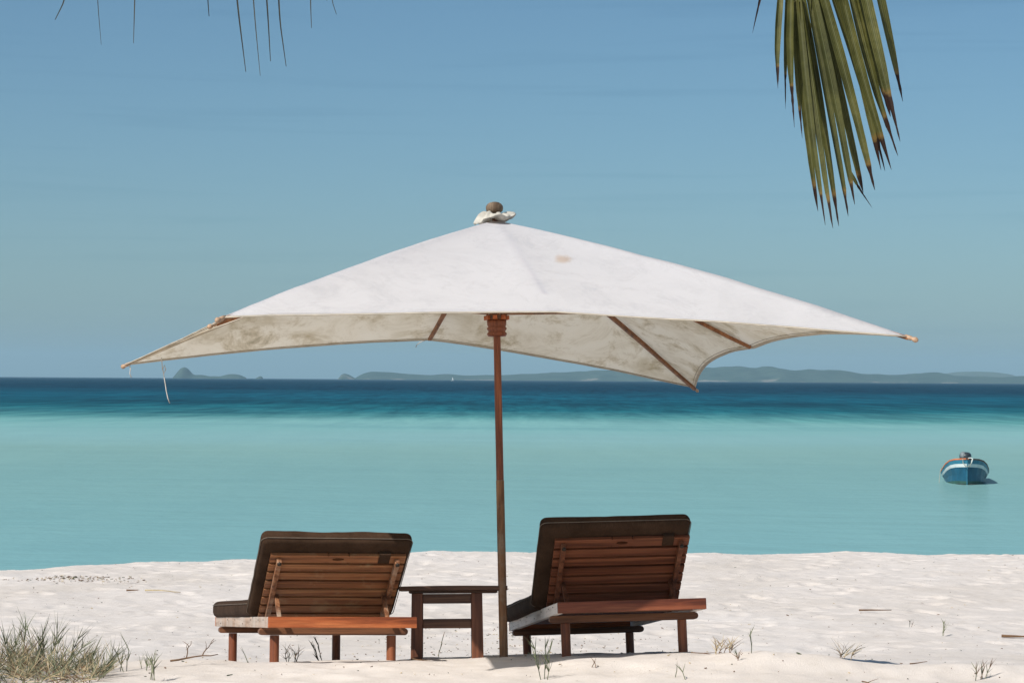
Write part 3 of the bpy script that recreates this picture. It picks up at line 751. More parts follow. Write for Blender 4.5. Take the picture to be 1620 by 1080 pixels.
# ------------------------------------------------------------------ boat
m_b1 = plain('blue_boat_paint', (.010, .085, .145, 1), .45, 3, .3)
m_b1l = plain('light_blue_boat_paint', (.03, .17, .25, 1), .45, 3, .25)
m_bw = plain('white_boat_paint', (.62, .66, .64, 1), .5, 4, .12)
m_bg = plain('green_bottom_paint', (.03, .09, .07, 1), .6, 4, .3)
m_bo = plain('orange_gunwale', (.60, .17, .06, 1), .55, 6, .25)
m_bi = plain('boat_inside', (.20, .24, .24, 1), .7, 4, .25)
m_mot = plain('dark_engine_cover', (.035, .045, .05, 1), .35, 12, .4)
m_mot2 = plain('grey_engine_cloth', (.17, .20, .21, 1), .7, 10, .3)
BT = thing('small_boat', 'small blue and white wooden boat with outboard motor moored offshore', 'boat', M=Matrix.Translation((12.70, 65.2, SEA)) @ Matrix.Rotation(R(-13.2 + 3.5), 4, 'Z'))
ST = [0, .03, .08, .15, .25, .38, .52, .68, .84, 1.0]
hb = np.interp(np.array(ST), [0, .03, .08, .15, .25, .4, .7, 1], [.006, .15, .32, .45, .56, .64, .675, .60])
sh = np.interp(np.array(ST), [0, .08, .15, .25, .4, .7, 1], [.72, .69, .64, .53, .36, .22, .20])
BL = 4.8
def station(i, f=1.0):
    s = ST[i]; out_ = []
    rows = [0, .10, .13, .20, .23, .45, .65, .85, 1.0]
    b0, z0 = hb[i] * f, sh[i]
    keel = -.22 + .0 * s
    for v_ in rows:
        z = z0 + (keel - z0) * v_
        wd = b0 * (1 - .17 * min(1, v_ / .4) ** 1.5 - .25 * max(0, v_ - .65)) if v_ < .86 else b0 * (.50 if v_ < .9 else .04)
        fl = 1 - (1 - min(1, s / .15)) * .35 * v_
        out_.append((wd * fl, z))
    return out_
bm = bmesh.new(); rings = []
for i in range(len(ST)):
    pr = station(i); y = ST[i] * BL + (.10 * 0)
    ring = [bm.verts.new((x, y + (.16 * (1 - z / .72) * max(0, 1 - ST[i] / .15)), z)) for x, z in pr] + [bm.verts.new((-x, y + (.16 * (1 - z / .72) * max(0, 1 - ST[i] / .15)), z)) for x, z in pr[::-1]]
    rings.append(ring)
mi_rows = [0, 0, 1, 1, 2, 2, 2, 3, 3, 3, 2, 2, 2, 1, 1, 0, 0]
for a, b in zip(rings, rings[1:]):
    for k in range(17): bm.faces.new((a[k], a[k + 1], b[k + 1], b[k])).material_index = [0, 0, 1, 1, 2, 2, 3, 3, 3, 3, 3, 2, 2, 1, 1, 0, 0][k]
bm.faces.new(rings[-1]).material_index = 2; bm.faces.new(rings[0]).material_index = 0
hull = obj('hull', bm, [m_b1l, m_bw, m_b1, m_bg], BT)
md = hull.modifiers.new('solid', 'SOLIDIFY'); md.thickness = .02; md.offset = 1
for s in (-1, 1):
    bm = bmesh.new(); prev = None
    for i in range(len(ST)):
        x = s * hb[i]; y = ST[i] * BL; z = sh[i]
        ring = [bm.verts.new((x + s * a_, y, z + b_)) for a_, b_ in ((.030, -.012), (.030, .028), (-.05, .028), (-.05, -.012))]
        if i == 0:
            for v_ in ring: v_.co.y -= .03
        if prev:
            for m_ in range(4): bm.faces.new((prev[m_], prev[(m_ + 1) % 4], ring[(m_ + 1) % 4], ring[m_]))
        else: bm.faces.new(ring)
        prev = ring
    bm.faces.new(prev); obj('gunwale', bm, m_bo if s < 0 else plain('shade_toned_gunwale', (.16, .07, .04, 1), .6), BT, bevel=.006)  # rail away from the sun: darker copy, shade put into the paint colour
bm = bmesh.new()
for y, z, hw_ in ((1.2, .30, .5), (2.5, .16, .56), (3.8, .12, .5)):
    bm = bmesh.new(); box(bm, -hw_, hw_, y, y + .25, z, z + .03); obj('thwart', bm, m_bi, BT, bevel=.004)
bm = bmesh.new(); prev = None
for i in range(1, len(ST)):
    x = hb[i] * .80; y = ST[i] * BL; ring = [bm.verts.new((-x, y, .02)), bm.verts.new((x, y, .02))]
    if prev: bm.faces.new((prev[0], prev[1], ring[1], ring[0]))
    prev = ring
obj('floor_boards', bm, m_bi, BT)
mo = bpy.data.objects.new('outboard_motor', None); C.objects.link(mo); mo.parent = BT; mo.location = (.06, BL + .02, 0)
bm = bmesh.new()
prof = [(.10, .47), (.155, .50), (.175, .57), (.180, .66), (.165, .72), (.13, .755), (.07, .775), (.01, .778)]
lathe(bm, prof, 20)
for v_ in bm.verts: v_.co.y *= 1.3
obj('engine_cover', bm, m_mot, mo, smooth=True)
bm = bmesh.new(); box(bm, -.05, .05, -.05, .08, -.35, .48); box(bm, -.09, .09, -.12, -.03, .10, .35); obj('motor_leg', bm, m_mot, mo, bevel=.012)
bm = bmesh.new(); lathe(bm, [(.176, .60), (.188, .66), (.172, .725), (.138, .762), (.075, .784), (.005, .788)], 24)
for v_ in bm.verts: v_.co.y *= 1.3; v_.co.x = v_.co.x * .55 - .065
obj('cover_cloth', bm, m_mot2, mo, smooth=True)
m_rope = plain('boat_rope', (.30, .30, .24, 1), .9)
bm = bmesh.new()
tube(bm, [(-.12, -.02, .74), (-.115, -.06, .62), (-.06, -.08, .54), (.01, -.09, .515), (.08, -.08, .54), (.11, -.05, .62), (.13, -.03, .74)], .010, 6)
obj('mooring_rope', bm, m_rope, BT, smooth=True)
bm = bmesh.new(); tube(bm, [(.03, -.04, .752), (.10, -.05, .76), (.155, -.05, .73), (.13, -.06, .66), (.12, -.05, .60)], .014, 6); obj('rope_end', bm, m_bw, BT, smooth=True)
bm = bmesh.new(); tube(bm, [(-.62, 1.5, .40), (-.70, 1.4, .41), (-.735, 1.3, .2), (-.75, 1.2, .05), (-.76, 1.1, -.1)], .008, 6); obj('anchor_line', bm, m_rope, BT, smooth=True)

# far sailing boat
SB = thing('sailboat', 'tiny white sailing boat far away below the headland cliffs', 'sailboat', loc=(-127, 5000, SEA))
bm = bmesh.new()
secs = [(-4.5, .3), (-3, 1.3), (0, 1.7), (3, 1.5), (4.5, 1.2)]; prev = None
for x, hw_ in secs:
    ring = [bm.verts.new((x, -hw_, 1.1)), bm.verts.new((x, -hw_ * .6, -.4)), bm.verts.new((x, hw_ * .6, -.4)), bm.verts.new((x, hw_, 1.1))]
    if prev:
        for m_ in range(4): bm.faces.new((prev[m_], prev[(m_ + 1) % 4], ring[(m_ + 1) % 4], ring[m_]))
    else: bm.faces.new(ring)
    prev = ring
bm.faces.new(prev); obj('hull', bm, m_bw, SB)
bm = bmesh.new(); tube(bm, [(-.3, 0, 1), (-.3, 0, 12.5)], .12, 6); obj('mast', bm, m_bw, SB); SB.scale = (.7, .7, .7)
bm = bmesh.new(); a = [bm.verts.new(p) for p in ((-.2, -.05, 2), (-.2, -.05, 12), (3.4, .5, 2.1), (-.2, .05, 2), (-.2, .05, 12), (3.4, .6, 2.1))]
bm.faces.new(a[:3]); bm.faces.new(a[3:][::-1])
for i in range(3): bm.faces.new((a[i], a[(i + 1) % 3], a[3 + (i + 1) % 3], a[3 + i]))
obj('sail', bm, plain('sail_cloth', (.8, .8, .8, 1), .8), SB)

# ------------------------------------------------------------------ palm fronds
m_lf, nt_, N_, L_, b_ = mat('palm_leaf')
v = N_.new('ShaderNodeTexCoord').outputs['Object']
at = N_.new('ShaderNodeAttribute'); at.attribute_name = 'len'
at2 = N_.new('ShaderNodeAttribute'); at2.attribute_name = 'across'
n1 = noise(N_, L_, v, 6, 4, .6); n2 = noise(N_, L_, v, 45, 4, .65)
g = ramp(N_, L_, n1, [(.3, (.065, .068, .017, 1)), (.55, (.125, .125, .034, 1)), (.75, (.205, .190, .060, 1))])
g = mix(N_, L_, .5, g, ramp(N_, L_, n2, [(.35, (.6, .6, .55, 1)), (.5, (1, 1, 1, 1)), (.70, (1, 1, 1, 1)), (.76, (1.5, 1.4, .9, 1))]), 'MULTIPLY')
vein = N_.new('ShaderNodeMath'); vein.operation = 'MULTIPLY'; vein.inputs[1].default_value = 40; L_.new(at2.outputs['Fac'], vein.inputs[0])
vs_ = N_.new('ShaderNodeMath'); vs_.operation = 'SINE'; L_.new(vein.outputs[0], vs_.inputs[0])
g = mix(N_, L_, .8, g, ramp(N_, L_, vs_.outputs[0], [(0, (.55, .55, .5, 1)), (1, (1.1, 1.1, 1.1, 1))]), 'MULTIPLY')
cr = ramp(N_, L_, at2.outputs['Fac'], [(.46, (0, 0, 0, 1)), (.5, (1, 1, 1, 1)), (.54, (0, 0, 0, 1))])
g = mix(N_, L_, cr, g, (.17, .18, .085, 1))
ja = N_.new('ShaderNodeMath'); ja.operation = 'MULTIPLY_ADD'; L_.new(n2, ja.inputs[0]); ja.inputs[1].default_value = .05; L_.new(at.outputs['Fac'], ja.inputs[2])
lf = ramp(N_, L_, ja.outputs[0], [(.0, (0, 0, 0, 1)), (.79, (0, 0, 0, 1)), (.815, (.5, .5, .5, 1))])
col = mix(N_, L_, lf, g, (.26, .13, .035, 1))
col = mix(N_, L_, ramp(N_, L_, ja.outputs[0], [(.818, (0, 0, 0, 1)), (.835, (1, 1, 1, 1))]), col, (.030, .014, .008, 1))
L_.new(col, b_.inputs['Base Color']); b_.inputs['Roughness'].default_value = .48; b_.inputs['Specular IOR Level'].default_value = .35
bump(N_, L_, b_, vs_.outputs[0], .3, .001)
tr = N_.new('ShaderNodeBsdfTranslucent'); L_.new(col, tr.inputs[0]); mx = N_.new('ShaderNodeMixShader'); mx.inputs[0].default_value = .22
L_.new(b_.outputs[0], mx.inputs[1]); L_.new(tr.outputs[0], mx.inputs[2]); L_.new(mx.outputs[0], N_['Material Output'].inputs['Surface'])
m_dry = plain('dry_leaf_strand', (.035, .035, .022, 1), .8, 20, .4)
m_rach = plain('palm_rachis', (.20, .19, .07, 1), .5, 10, .3)

RF= [[[1.144,10.0,3.268],[1.12,9.962,2.992],[1.125,9.937,2.795],0.0241,0.8],[[1.166,10.0,3.249],[1.157,10.006,2.98],[1.166,10.011,2.716],0.0231,0.722],[[1.188,10.0,3.231],[1.182,9.981,2.94],[1.2,9.969,2.633],0.025,0.703],[[1.205,10.0,3.203],[1.214,10.015,2.889],[1.241,10.025,2.592],0.0185,0.795],[[1.211,10.0,3.185],[1.252,10.018,2.722],[1.31,10.03,2.281],0.0278,0.882],[[1.218,10.0,3.194],[1.259,9.937,2.694],[1.324,9.896,2.212],0.0241,0.871],[[1.226,10.0,3.194],[1.3,9.93,2.657],[1.355,9.883,2.198],0.0315,0.883],[[1.237,10.0,3.203],[1.329,10.049,2.707],[1.407,10.081,2.22],0.0278,0.869],[[1.253,10.0,3.222],[1.346,9.965,2.698],[1.427,9.942,2.253],0.0296,0.899],[[1.274,10.0,3.241],[1.377,9.962,2.735],[1.454,9.936,2.303],0.0315,0.91],[[1.288,10.0,3.259],[1.416,10.071,2.795],[1.518,10.119,2.369],0.0333,0.918],[[1.306,10.0,3.278],[1.442,9.996,2.795],[1.548,9.993,2.37],0.0352,0.884],[[1.334,10.0,3.297],[1.496,10.048,2.839],[1.605,10.081,2.46],0.0389,0.835],[[1.376,10.0,3.334],[1.479,9.997,2.907],[1.619,9.994,2.457],0.0352,0.847],[[1.417,10.0,3.372],[1.548,10.02,2.836],[1.653,10.033,2.521],0.037,0.804],[[1.459,10.0,3.41],[1.555,9.95,2.947],[1.643,9.916,2.57],0.0389,0.76],[[1.431,10.0,3.372],[1.528,10.019,3.022],[1.62,10.032,2.689],0.0407,0.851],[[1.505,10.0,3.466],[1.622,10.053,2.99],[1.682,10.088,2.761],0.037,0.831],[[1.269,10.0,3.278],[1.273,10.003,3.13],[1.27,10.006,3.018],0.0241,0.571],[[1.041,10.0,3.323],[1.034,10.035,3.189],[1.028,10.058,3.048],0.0185,0.557],[[1.357,10.0,3.316],[1.473,10.025,2.966],[1.582,10.041,2.461],0.0315,0.854],[[0.967,10.0,3.295],[0.952,9.937,3.228],[0.939,9.895,3.184],0.0185,0.6],[[1.561,10.0,3.503],[1.716,10.037,3.334],[1.758,10.062,3.226],0.037,0.839],[[1.444,10.0,2.447],[1.483,10.013,2.379],[1.543,10.022,2.294],0.013,0.329]]
LF= [[[-1.476,8.0,3.272],[-1.539,8.0,2.842],[-1.573,8.0,2.773],0.008],[[-1.446,8.0,3.272],[-1.428,8.0,2.843],[-1.414,8.0,2.688],0.0047],[[-1.289,8.0,3.286],[-1.299,8.0,2.843],[-1.303,8.0,2.694],0.0093],[[-1.068,8.0,3.301],[-1.051,8.0,2.845],[-1.046,8.0,2.788],0.008],[[-0.995,8.0,3.308],[-0.951,8.0,2.846],[-0.918,8.0,2.598],0.0067],[[-0.928,8.0,3.316],[-0.89,8.0,2.806],[-0.868,8.0,2.585],0.0067],[[-0.888,8.0,3.316],[-0.845,8.0,2.806],[-0.834,8.0,2.635],0.0067],[[-0.821,8.0,3.316],[-0.808,8.0,2.806],[-0.78,8.0,2.617],0.0067],[[-0.7,8.0,3.317],[-0.698,8.0,2.847],[-0.694,8.0,2.75],0.0067],[[-0.667,8.0,3.317],[-0.626,8.0,2.848],[-0.609,8.0,2.797],0.0053],[[-0.673,8.0,3.317],[-0.645,8.0,2.888],[-0.642,8.0,2.843],0.004],[[-1.202,8.0,3.294],[-1.206,8.0,2.978],[-1.202,8.0,2.871],0.0093],[[-1.155,8.0,3.294],[-1.142,8.0,2.978],[-1.138,8.0,2.864],0.0093],[[-0.767,8.0,3.317],[-0.751,8.0,3.015],[-0.744,8.0,2.887],0.0093],[[-1.369,8.0,3.279],[-1.367,8.0,3.011],[-1.369,8.0,2.876],0.0093]]
def bez(a, m, b, t):                       # a soft bend at m
    k = (m - a).length / ((m - a).length + (b - m).length); s_ = 0
    for d in (-.15, -.09, -.03, .03, .09, .15):
        q = t + d * 2 * min(t, 1 - t) / .6 * .9 if 0 < t < 1 else t
        s_ = s_ + ((a.lerp(m, q / k)) if q < k else m.lerp(b, (q - k) / (1 - k))) / 6 if not isinstance(s_, int) else ((a.lerp(m, q / k)) if q < k else m.lerp(b, (q - k) / (1 - k))) / 6
    return s_
def leaflets(name, data, material, parent, origin, dark_default=None, seed=1):
    rr = random.Random(seed); V_, F_, A_, B_ = [], [], [], []
    for row in data:
        a, m, b = (Vector(p) for p in row[:3]); br = row[4] if len(row) > 4 else 2.0
        wd = row[3] * (1.22 if len(row) > 4 else 1.3)
        if len(row) > 4 and a.x < 1.1: a = Vector((1.215, 10.0, 3.20)); m = Vector((b.x + .05, 10.0, 3.30))
        n = 26; ang = rr.uniform(-.9, .9); fold = rr.uniform(.35, .8)
        for i in range(n + 1):
            t = i / n; p = bez(a, m, b, t) - origin
            d = (bez(a, m, b, min(1, t + .02)) - bez(a, m, b, max(0, t - .02))).normalized()
            sd_ = Vector((math.cos(ang), math.sin(ang) * .8, 0)); sd_ = (sd_ - d * sd_.dot(d)).normalized(); nr_ = d.cross(sd_)
            if len(row) > 4:
                k = .75 + .25 * math.sin(math.pi * min(1, t * 1.4)); 
                if t > br: k *= max(.05, .62 * (1 - (t - br) / (1.0001 - br)) ** .7) * (1 + .25 * rr.uniform(-1, 1))
                elif t > br - .12: k *= 1 - .30 * (t - br + .12) / .12
            else: k = (1 - .75 * t ** 2)
            hw = wd * .5 * k
            for c_ in (-1, -.5, 0, .5, 1):
                V_.append(tuple(p + sd_ * hw * c_ + nr_ * hw * fold * abs(c_) * 1.2)); A_.append(t / br * .8 if br < 1.5 else t * .4); B_.append(c_ * .5 + .5)
        base = len(V_) - 5 * (n + 1)
        for i in range(n):
            for c_ in range(4):
                q = base + i * 5 + c_; F_.append((q, q + 1, q + 6, q + 5))
    me = bpy.data.meshes.new(name); me.from_pydata(V_, [], F_); me.materials.append(material)
    for nm, arr in (('len', A_), ('across', B_)):
        at_ = me.attributes.new(nm, 'FLOAT', 'POINT'); at_.data.foreach_set('value', arr)
    for p in me.polygons: p.use_smooth = True
    o = bpy.data.objects.new(name, me); C.objects.link(o); o.parent = parent; return o

org = Vector((1.75, 10.0, 3.61))
PF = thing('palm_frond', 'green palm frond with brown burnt leaf tips hanging at upper right', 'palm frond', loc=org)
rp_ = [(1.185, 10, 3.165), (1.25, 10, 3.215), (1.357, 10, 3.297), (1.55, 10.0, 3.45), (1.746, 10.0, 3.607), (2.2, 9.9, 3.95), (2.9, 9.8, 4.25), (3.8, 9.7, 4.4)]
bm = bmesh.new(); tube(bm, [Vector(p) - org for p in rp_], [.005, .007, .010, .013, .016, .020, .026, .034], 10); obj('rachis', bm, m_rach, PF, smooth=True)
extra = []
re_ = random.Random(21)
for k in range(34):                        # the rest of the frond, above the picture
    t = k / 33; bx = 1.62 + t * 1.9; bz = float(np.interp(bx, [1.55, 1.746, 2.2, 2.9, 3.8], [3.45, 3.607, 3.95, 4.25, 4.4])); s_ = 1 if k % 2 else -1
    ln_ = .75; 
    extra.append([[bx, 9.95, bz], [bx + .10, 9.95 + s_ * .22, bz - .10 + .05], [bx + .22 + .1 * re_.random(), 9.95 + s_ * .34, max(3.46, bz - .42) + .04 * re_.random()], .036, .9])
leaflets('leaflets', RF + extra, m_lf, PF, org, seed=5)

org = Vector((-1.3, 8.0, 3.3))
PF2 = thing('palm_frond', 'dark thin drooping palm frond tips dangling at upper left', 'palm frond', loc=org)
rp_ = [(-.55, 8, 3.31), (-.9, 8, 3.316), (-1.3, 8.0, 3.29), (-1.6, 8, 3.26), (-2.0, 8, 3.30), (-2.8, 7.9, 3.55), (-3.8, 7.8, 3.7)]
bm = bmesh.new(); tube(bm, [Vector(p) - org for p in rp_], [.004, .008, .011, .014, .018, .025, .032], 10); obj('rachis', bm, m_rach, PF2, smooth=True)
extra = []
for k in range(26):
    bx = -1.65 - k * .07; bz = float(np.interp(-bx, [1.6, 2.0, 2.8, 3.8], [3.26, 3.30, 3.55, 3.7])); s_ = 1 if k % 2 else -1
    extra.append([[bx, 7.95, bz], [bx + .05, 7.95 + s_ * .12, bz - .05], [bx + .12, 7.95 + s_ * .2, max(2.93, bz - .4)], .014])
leaflets('leaflets', LF + extra, m_dry, PF2, org, seed=9)

# ------------------------------------------------------------------ dune grass
gm = [plain('grass_green', (.13, .145, .075, 1), .7, 20, .3), plain('grass_grey', (.22, .225, .14, 1), .75, 20, .3),
      plain('grass_dark', (.05, .065, .030, 1), .7, 20, .3), plain('grass_straw', (.44, .35, .21, 1), .8, 20, .3), plain('grass_brown', (.14, .075, .035, 1), .8, 20, .3)]
def blade(bm, p, d, ln_, wd, rr, mi, bend=.25):
    # a narrow folded blade: three vertices per ring
    side = d.cross(Vector((rr.uniform(-1, 1), rr.uniform(-1, 1), .2))).normalized()
    up_ = side.cross(d).normalized(); prev = None; n = 4; bd = Vector((rr.uniform(-1, 1), rr.uniform(-1, 1), -.5)) * bend
    for i in range(n + 1):
        t = i / n; c = p + d * ln_ * t + bd * ln_ * t * t * .5; k = wd * (1 - t ** 1.6) * .5 + .0003
        ring = [bm.verts.new(c + side * k), bm.verts.new(c - up_ * k * .7), bm.verts.new(c - side * k)]
        if prev:
            for q in range(3): bm.faces.new((prev[q], prev[(q + 1) % 3], ring[(q + 1) % 3], ring[q])).material_index = mi
        prev = ring
def sprig(bm, p, h, rr, nodes=3, per=3, spread=.7, lean=None, mis=(0, 1, 2), wd=.005, leaf=.10):
    d = (Vector((rr.uniform(-.45, .45), rr.uniform(-.3, .3), 1)) if lean is None else Vector(lean)).normalized()
    pts = [p - d * .04]; c = p.copy()
    for i in range(nodes):
        c = c + d * h / nodes; d = (d + Vector((rr.uniform(-.2, .2), rr.uniform(-.2, .2), 0))).normalized(); pts.append(c.copy())
    mi = rr.choice(mis); tube(bm, pts, [.0022] * len(pts), 5, mi=mi)
    for q in range(1, len(pts)):
        for k in range(rr.randint(max(1, per - 1), per + 1)):
            dd = (d * 1.0 + Vector((rr.uniform(-1, 1) * spread, rr.uniform(-1, 1) * spread * .7, rr.uniform(-.1, .3)))).normalized()
            blade(bm, pts[q], dd, leaf * rr.uniform(.6, 1.3), wd * rr.uniform(.7, 1.2), rr, rr.choice(mis), .25)
rr = random.Random(42)
bm = bmesh.new()
def clump_top(x):                          # uneven outline of the clump, metres above the sand
    return max(.02, float(np.interp(x, [-3.4, -2.9, -2.75, -2.62, -2.48, -2.36, -2.24, -2.12, -2.02], [.17, .17, .14, .13, .14, .12, .09, .05, .02])))
for k in range(170):
    x = -3.25 + 1.18 * rr.random() ** .9; y = rr.uniform(11.55, 12.4); z = float(ground(x, y))
    h = clump_top(x) * rr.uniform(.35, 1.0)
    sprig(bm, Vector((x, y, z)), h, rr, rr.choice((2, 3)), 3, 1.0, (rr.uniform(-.9, .9), rr.uniform(-.4, .4), 1), (0, 0, 1, 1, 2, 3, 3) if rr.random() < .75 else (3, 4, 3), .0036, .135)
for k in range(420):                                                    # dead litter in the clump
    x = -3.2 + 1.12 * rr.random(); y = rr.uniform(11.55, 12.4)
    z = float(ground(x, y)) + rr.uniform(0, .05)
    blade(bm, Vector((x, y, z)), Vector((rr.uniform(-1, 1), rr.uniform(-.6, .6), rr.uniform(-.1, .6))).normalized(), rr.uniform(.06, .18), .0045, rr, rr.choice((3, 3, 4, 1)), .5)
for (x, y, h, lean) in ((-2.67, 12.2, .27, (.0, 0, 1)), (-2.52, 12.2, .20, (.35, 0, 1)), (-2.45, 12.2, .22, (.25, 0, 1)), (-2.30, 12.2, .19, (.02, 0, 1)), (-2.26, 12.15, .21, (.12, 0, 1)), (-2.24, 12.25, .2, (.6, 0, 1)), (-2.33, 12.3, .16, (-.4, 0, 1)), (-2.12, 12.2, .12, (.7, 0, 1)), (-2.2, 12.2, .13, (1.1, 0, 1)), (-2.6, 12.2, .15, (-.5, 0, 1)), (-2.72, 12.1, .18, (.2, 0, 1)), (-2.48, 12.1, .17, (-.1, 0, 1)), (-2.38, 12.1, .14, (.5, 0, 1)), (-2.28, 12.1, .15, (-.2, 0, 1)), (-2.05, 12.1, .09, (.3, 0, 1)), (-2.56, 12.1, .16, (.6, 0, 1)), (-2.64, 12.0, .26, (.15, 0, 1)), (-2.60, 12.0, .24, (-.2, 0, 1)), (-2.42, 12.0, .24, (.15, 0, 1)), (-2.36, 12.05, .22, (.3, 0, 1)), (-2.18, 12.0, .18, (.4, 0, 1)), (-2.30, 12.0, .22, (-.25, 0, 1)), (-2.0, 12.0, .11, (.5, 0, 1))):
    x -= .10
    sprig(bm, Vector((x, y, float(ground(x, y)))), h, rr, 4, 4, .6, lean, (0, 1, 2), .004, .12)
tag(obj('grass', bm, gm), 'tangle of grey green dune grass with straw blades at lower left', 'grass', kind='stuff')

def plant(x, y, dist, h, label, nodes=2, per=3, spread=.8, mis=(0, 1, 2), n=1, wd=.005, leaf=.07, seed=1, name='grass_sprig', cat='grass sprig', lean=None, spr=.03):
    rr = random.Random(seed); bm = bmesh.new(); z = float(ground(x, y)); o_ = Vector((x, y, z))
    for k in range(n):
        sprig(bm, Vector((rr.uniform(-spr, spr), rr.uniform(-spr, spr), -.005)), h * rr.uniform(.75, 1), rr, nodes, per, spread, lean, mis, wd, leaf)
    o = obj(name, bm, gm); o.location = o_; return tag(o, label, cat, 'lone plants and sprigs on the sand')

plant(.18, 11.92, 0, .17, 'tallest green sprig in the foreground, below the left end of the shaded lounger', 3, 3, .6, (0, 2), 3, .005, .08, 1)
plant(1.18, 12.34, 0, .05, 'tiny thin sprig on the near sand, below the right leg of the shaded lounger', 2, 2, .8, (4, 2), 2, .003, .05, 2)
plant(3.64, 19.6, 0, .12, 'slender upright sprig on the beach at right, well beyond the loungers', 3, 2, .5, (0, 1), 2, .006, .07, 3)
plant(1.30, 12.5, 0, .12, 'thin green upright stalk just right of the shaded lounger', 3, 2, .35, (2, 0), 1, .004, .05, 4, lean=(.05, 0, 1))
plant(1.14, 12.6, 0, .05, 'straw coloured dry tuft beside the right leg of the shaded lounger', 2, 4, 1.1, (3, 3, 4), 6, .004, .07, 5, 'dry_tuft', 'dry tuft', spr=.05)
plant(2.45, 12.24, 0, .07, 'low green and brown tuft on the near sand at far right', 2, 3, .8, (2, 4, 1), 4, .004, .05, 6, spr=.04)
plant(1.80, 12.58, 0, .06, 'wiry half dry sprig with long runners on the sand right of the shaded lounger', 2, 4, 1.3, (3, 4, 2), 4, .003, .09, 7, spr=.04)
plant(-2.03, 12.28, 0, .12, 'forked green sprig just right of the big grass clump', 2, 3, .8, (0, 2), 3, .0045, .09, 8)
plant(-1.91, 12.35, 0, .06, 'pair of short green sprigs between the grass clump and the curled dead twig', 2, 2, .7, (0, 1), 4, .004, .06, 9, spr=.07)
plant(-1.80, 11.86, 0, .10, 'green sprig cut by the bottom edge of the photo, right of the grass clump', 2, 3, .6, (0, 1), 4, .005, .07, 10, spr=.04)
plant(-1.08, 13.6, 0, .14, 'dark leafy stalk under the sunlit lounger by its far right leg', 3, 3, .35, (2, 2, 4), 2, .006, .06, 11, lean=(-.25, 0, 1))
plant(-1.42, 12.72, 0, .06, 'single leaning green blade by the left rear leg of the sunlit lounger', 1, 1, .3, (2, 0), 1, .004, .05, 12, lean=(-.4, 0, 1))
plant(-1.14, 12.95, 0, .06, 'wispy dry sprigs on the sand beneath the sunlit lounger', 2, 3, 1.1, (4, 3, 2), 5, .003, .06, 13, spr=.09)
plant(-.415, 14.3, 0, .16, 'bare dark curved stalk seen through the side table legs', 4, 1, .3, (2, 4), 1, .004, .03, 14, lean=(.12, 0, 1))
plant(.86, 11.9, 0, .045, 'two green blades at the bottom edge below the middle of the shaded lounger', 1, 2, .7, (0, 1), 2, .005, .05, 15)
plant(3.47, 20.3, 0, .05, 'tiny sprig on the open beach left of the slender upright one', 2, 2, .9, (4, 2), 2, .005, .04, 16)
plant(.45, 12.25, 0, .035, 'small brown crumpled sprig on the near sand below the shaded lounger', 1, 3, 1.2, (4,), 2, .004, .04, 17)

def twig(x, y, ln_, ang, label, mi=4, r_=.004, curl=.2, seed=1, name='twig', cat='twig', branch=1, lift=.01):
    rr = random.Random(seed); z = float(ground(x, y)); bm = bmesh.new(); d = Vector((math.cos(ang), math.sin(ang), 0))
    def run(p, d, L_, r0, dep):
        pts = [p]; c = p
        for i in range(6):
            d = (d + Vector((rr.uniform(-1, 1), rr.uniform(-1, 1), rr.uniform(-.3, .35))) * curl).normalized(); c = c + d * L_ / 6; pts.append(c.copy())
            if dep and i in (1, 3): run(c, (d + Vector((rr.uniform(-1, 1), rr.uniform(-1, 1), rr.uniform(.0, .7)))).normalized(), L_ * .45, r0 * .6, dep - 1)
        tube(bm, pts, [r0 * (1 - .1 * i) for i in range(7)], 6, mi=mi)
    run(Vector((0, 0, lift)), d, ln_, r_, branch)
    o = obj(name, bm, gm, smooth=True); o.location = (x, y, z); return tag(o, label, cat, 'dead twigs lying on the sand')

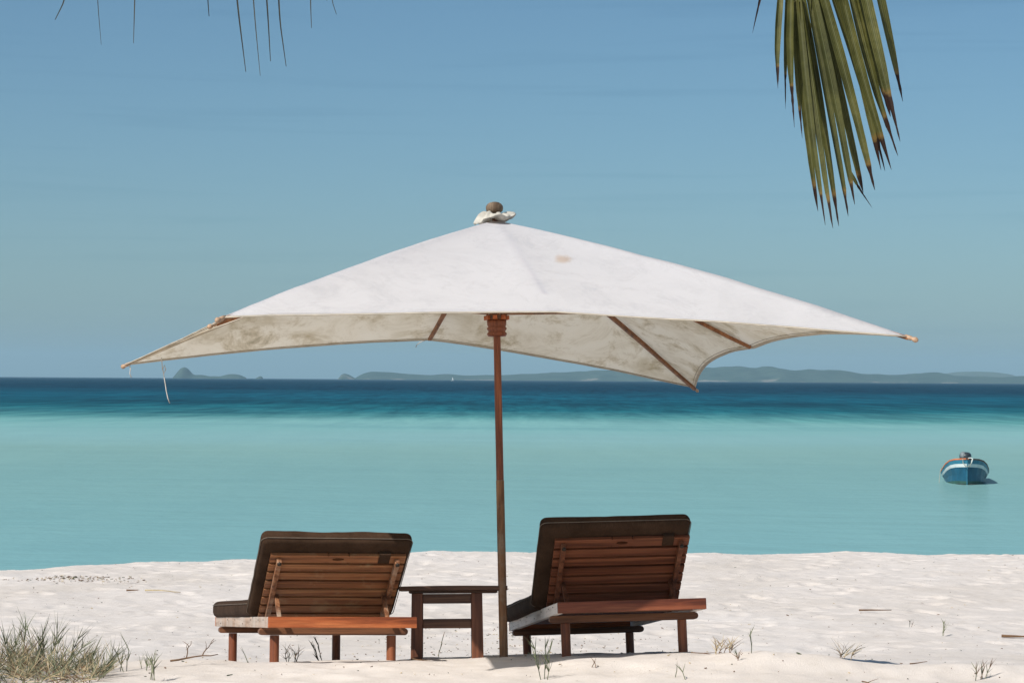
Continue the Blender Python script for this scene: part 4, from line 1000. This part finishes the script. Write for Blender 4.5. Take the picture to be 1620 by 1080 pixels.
twig(3.20, 21.5, .30, -.05, 'straight brown driftwood twig lying on the open beach at right', 4, .009, .08, 1, branch=0, lift=.03)
twig(4.10, 19.55, .24, -.25, 'dark dry pod shaped leaf at the right edge of the beach', 4, .014, .12, 2, 'dry_leaf', 'dry leaf', 0, .02)
twig(2.50, 13.4, .10, -.75, 'pale tan dry leaf strip on the near sand at right', 3, .008, .08, 3, 'dry_leaf', 'dry leaf', 0, .012)
twig(1.80, 11.98, .14, -.6, 'short dark branching twig near the bottom edge at right', 4, .004, .35, 4)
twig(-1.80, 12.42, .26, .15, 'curled dead brown twig between the grass clump and the sunlit lounger', 4, .006, .5, 5, branch=2, lift=.03)
twig(-3.82, 23.3, .12, .05, 'short dark twig on the beach left of the sunlit lounger', 4, .010, .15, 6, branch=0, lift=.02)
twig(-3.62, 23.2, .36, .05, 'long thin broken twig on the beach beside the shorter dark one', 3, .009, .15, 7, branch=0, lift=.02)
twig(-.54, 12.98, .10, -.5, 'small forked twig at the foot of the side table', 4, .0035, .4, 8)
twig(.98, 12.7, .20, .0, 'thin brown runner lying across the sand under the shaded lounger', 4, .003, .2, 9)
twig(2.15, 12.6, .10, .3, 'short brown twig on the sand between the wiry sprig and the tan leaf', 4, .004, .2, 10, branch=0)


# fine debris nobody could count
bm = bmesh.new(); rr = random.Random(77)
def flake(x, y, s):
    z = float(ground(x, y)) + .003; M_ = Matrix.Translation((x, y, z)) @ Matrix.Rotation(rr.uniform(0, 6.28), 4, 'Z') @ Matrix.Rotation(rr.uniform(-.3, .3), 4, 'Y')
    n = rr.randint(5, 7); mi = rr.choice((0, 0, 1, 2)); asp = rr.choice((.12, .25, .6)); top = []; bot = []
    for k in range(n):
        a = 2 * math.pi * k / n; q = s * rr.uniform(.6, 1.2)
        px_, py_ = math.cos(a) * q, math.sin(a) * q * asp; zz = rr.uniform(0, .5) * s * .5
        top.append(bm.verts.new(M_ @ Vector((px_, py_, zz + .002)))); bot.append(bm.verts.new(M_ @ Vector((px_, py_, zz - .002))))
    bm.faces.new(top).material_index = mi; bm.faces.new(bot[::-1]).material_index = mi
    for k in range(n): bm.faces.new((top[k], bot[k], bot[(k + 1) % n], top[(k + 1) % n])).material_index = mi
for k in range(1100):
    y = 12 + 19 * rr.random() ** 1.3; x = rr.uniform(-.235, .235) * y
    flake(x, y, min(.022, rr.lognormvariate(-5.2, .55)) * (.5 + y / 40))
for k in range(420):                     # gritty patch behind the table and loungers
    flake(rr.gauss(-.1, .9), rr.uniform(17.2, 20.5), rr.uniform(.003, .010))
for k in range(260):                     # weed line on the left
    flake(-4.55 + rr.gauss(0, .30), 24.9 + rr.gauss(0, .22), rr.uniform(.006, .022))
tag(obj('beach_debris', bm, [gm[4], gm[3], gm[2]]), 'scattered small bits of leaf, weed and bark on the sand', 'debris', kind='stuff')
print('SCENE BUILT', len(bpy.data.objects))
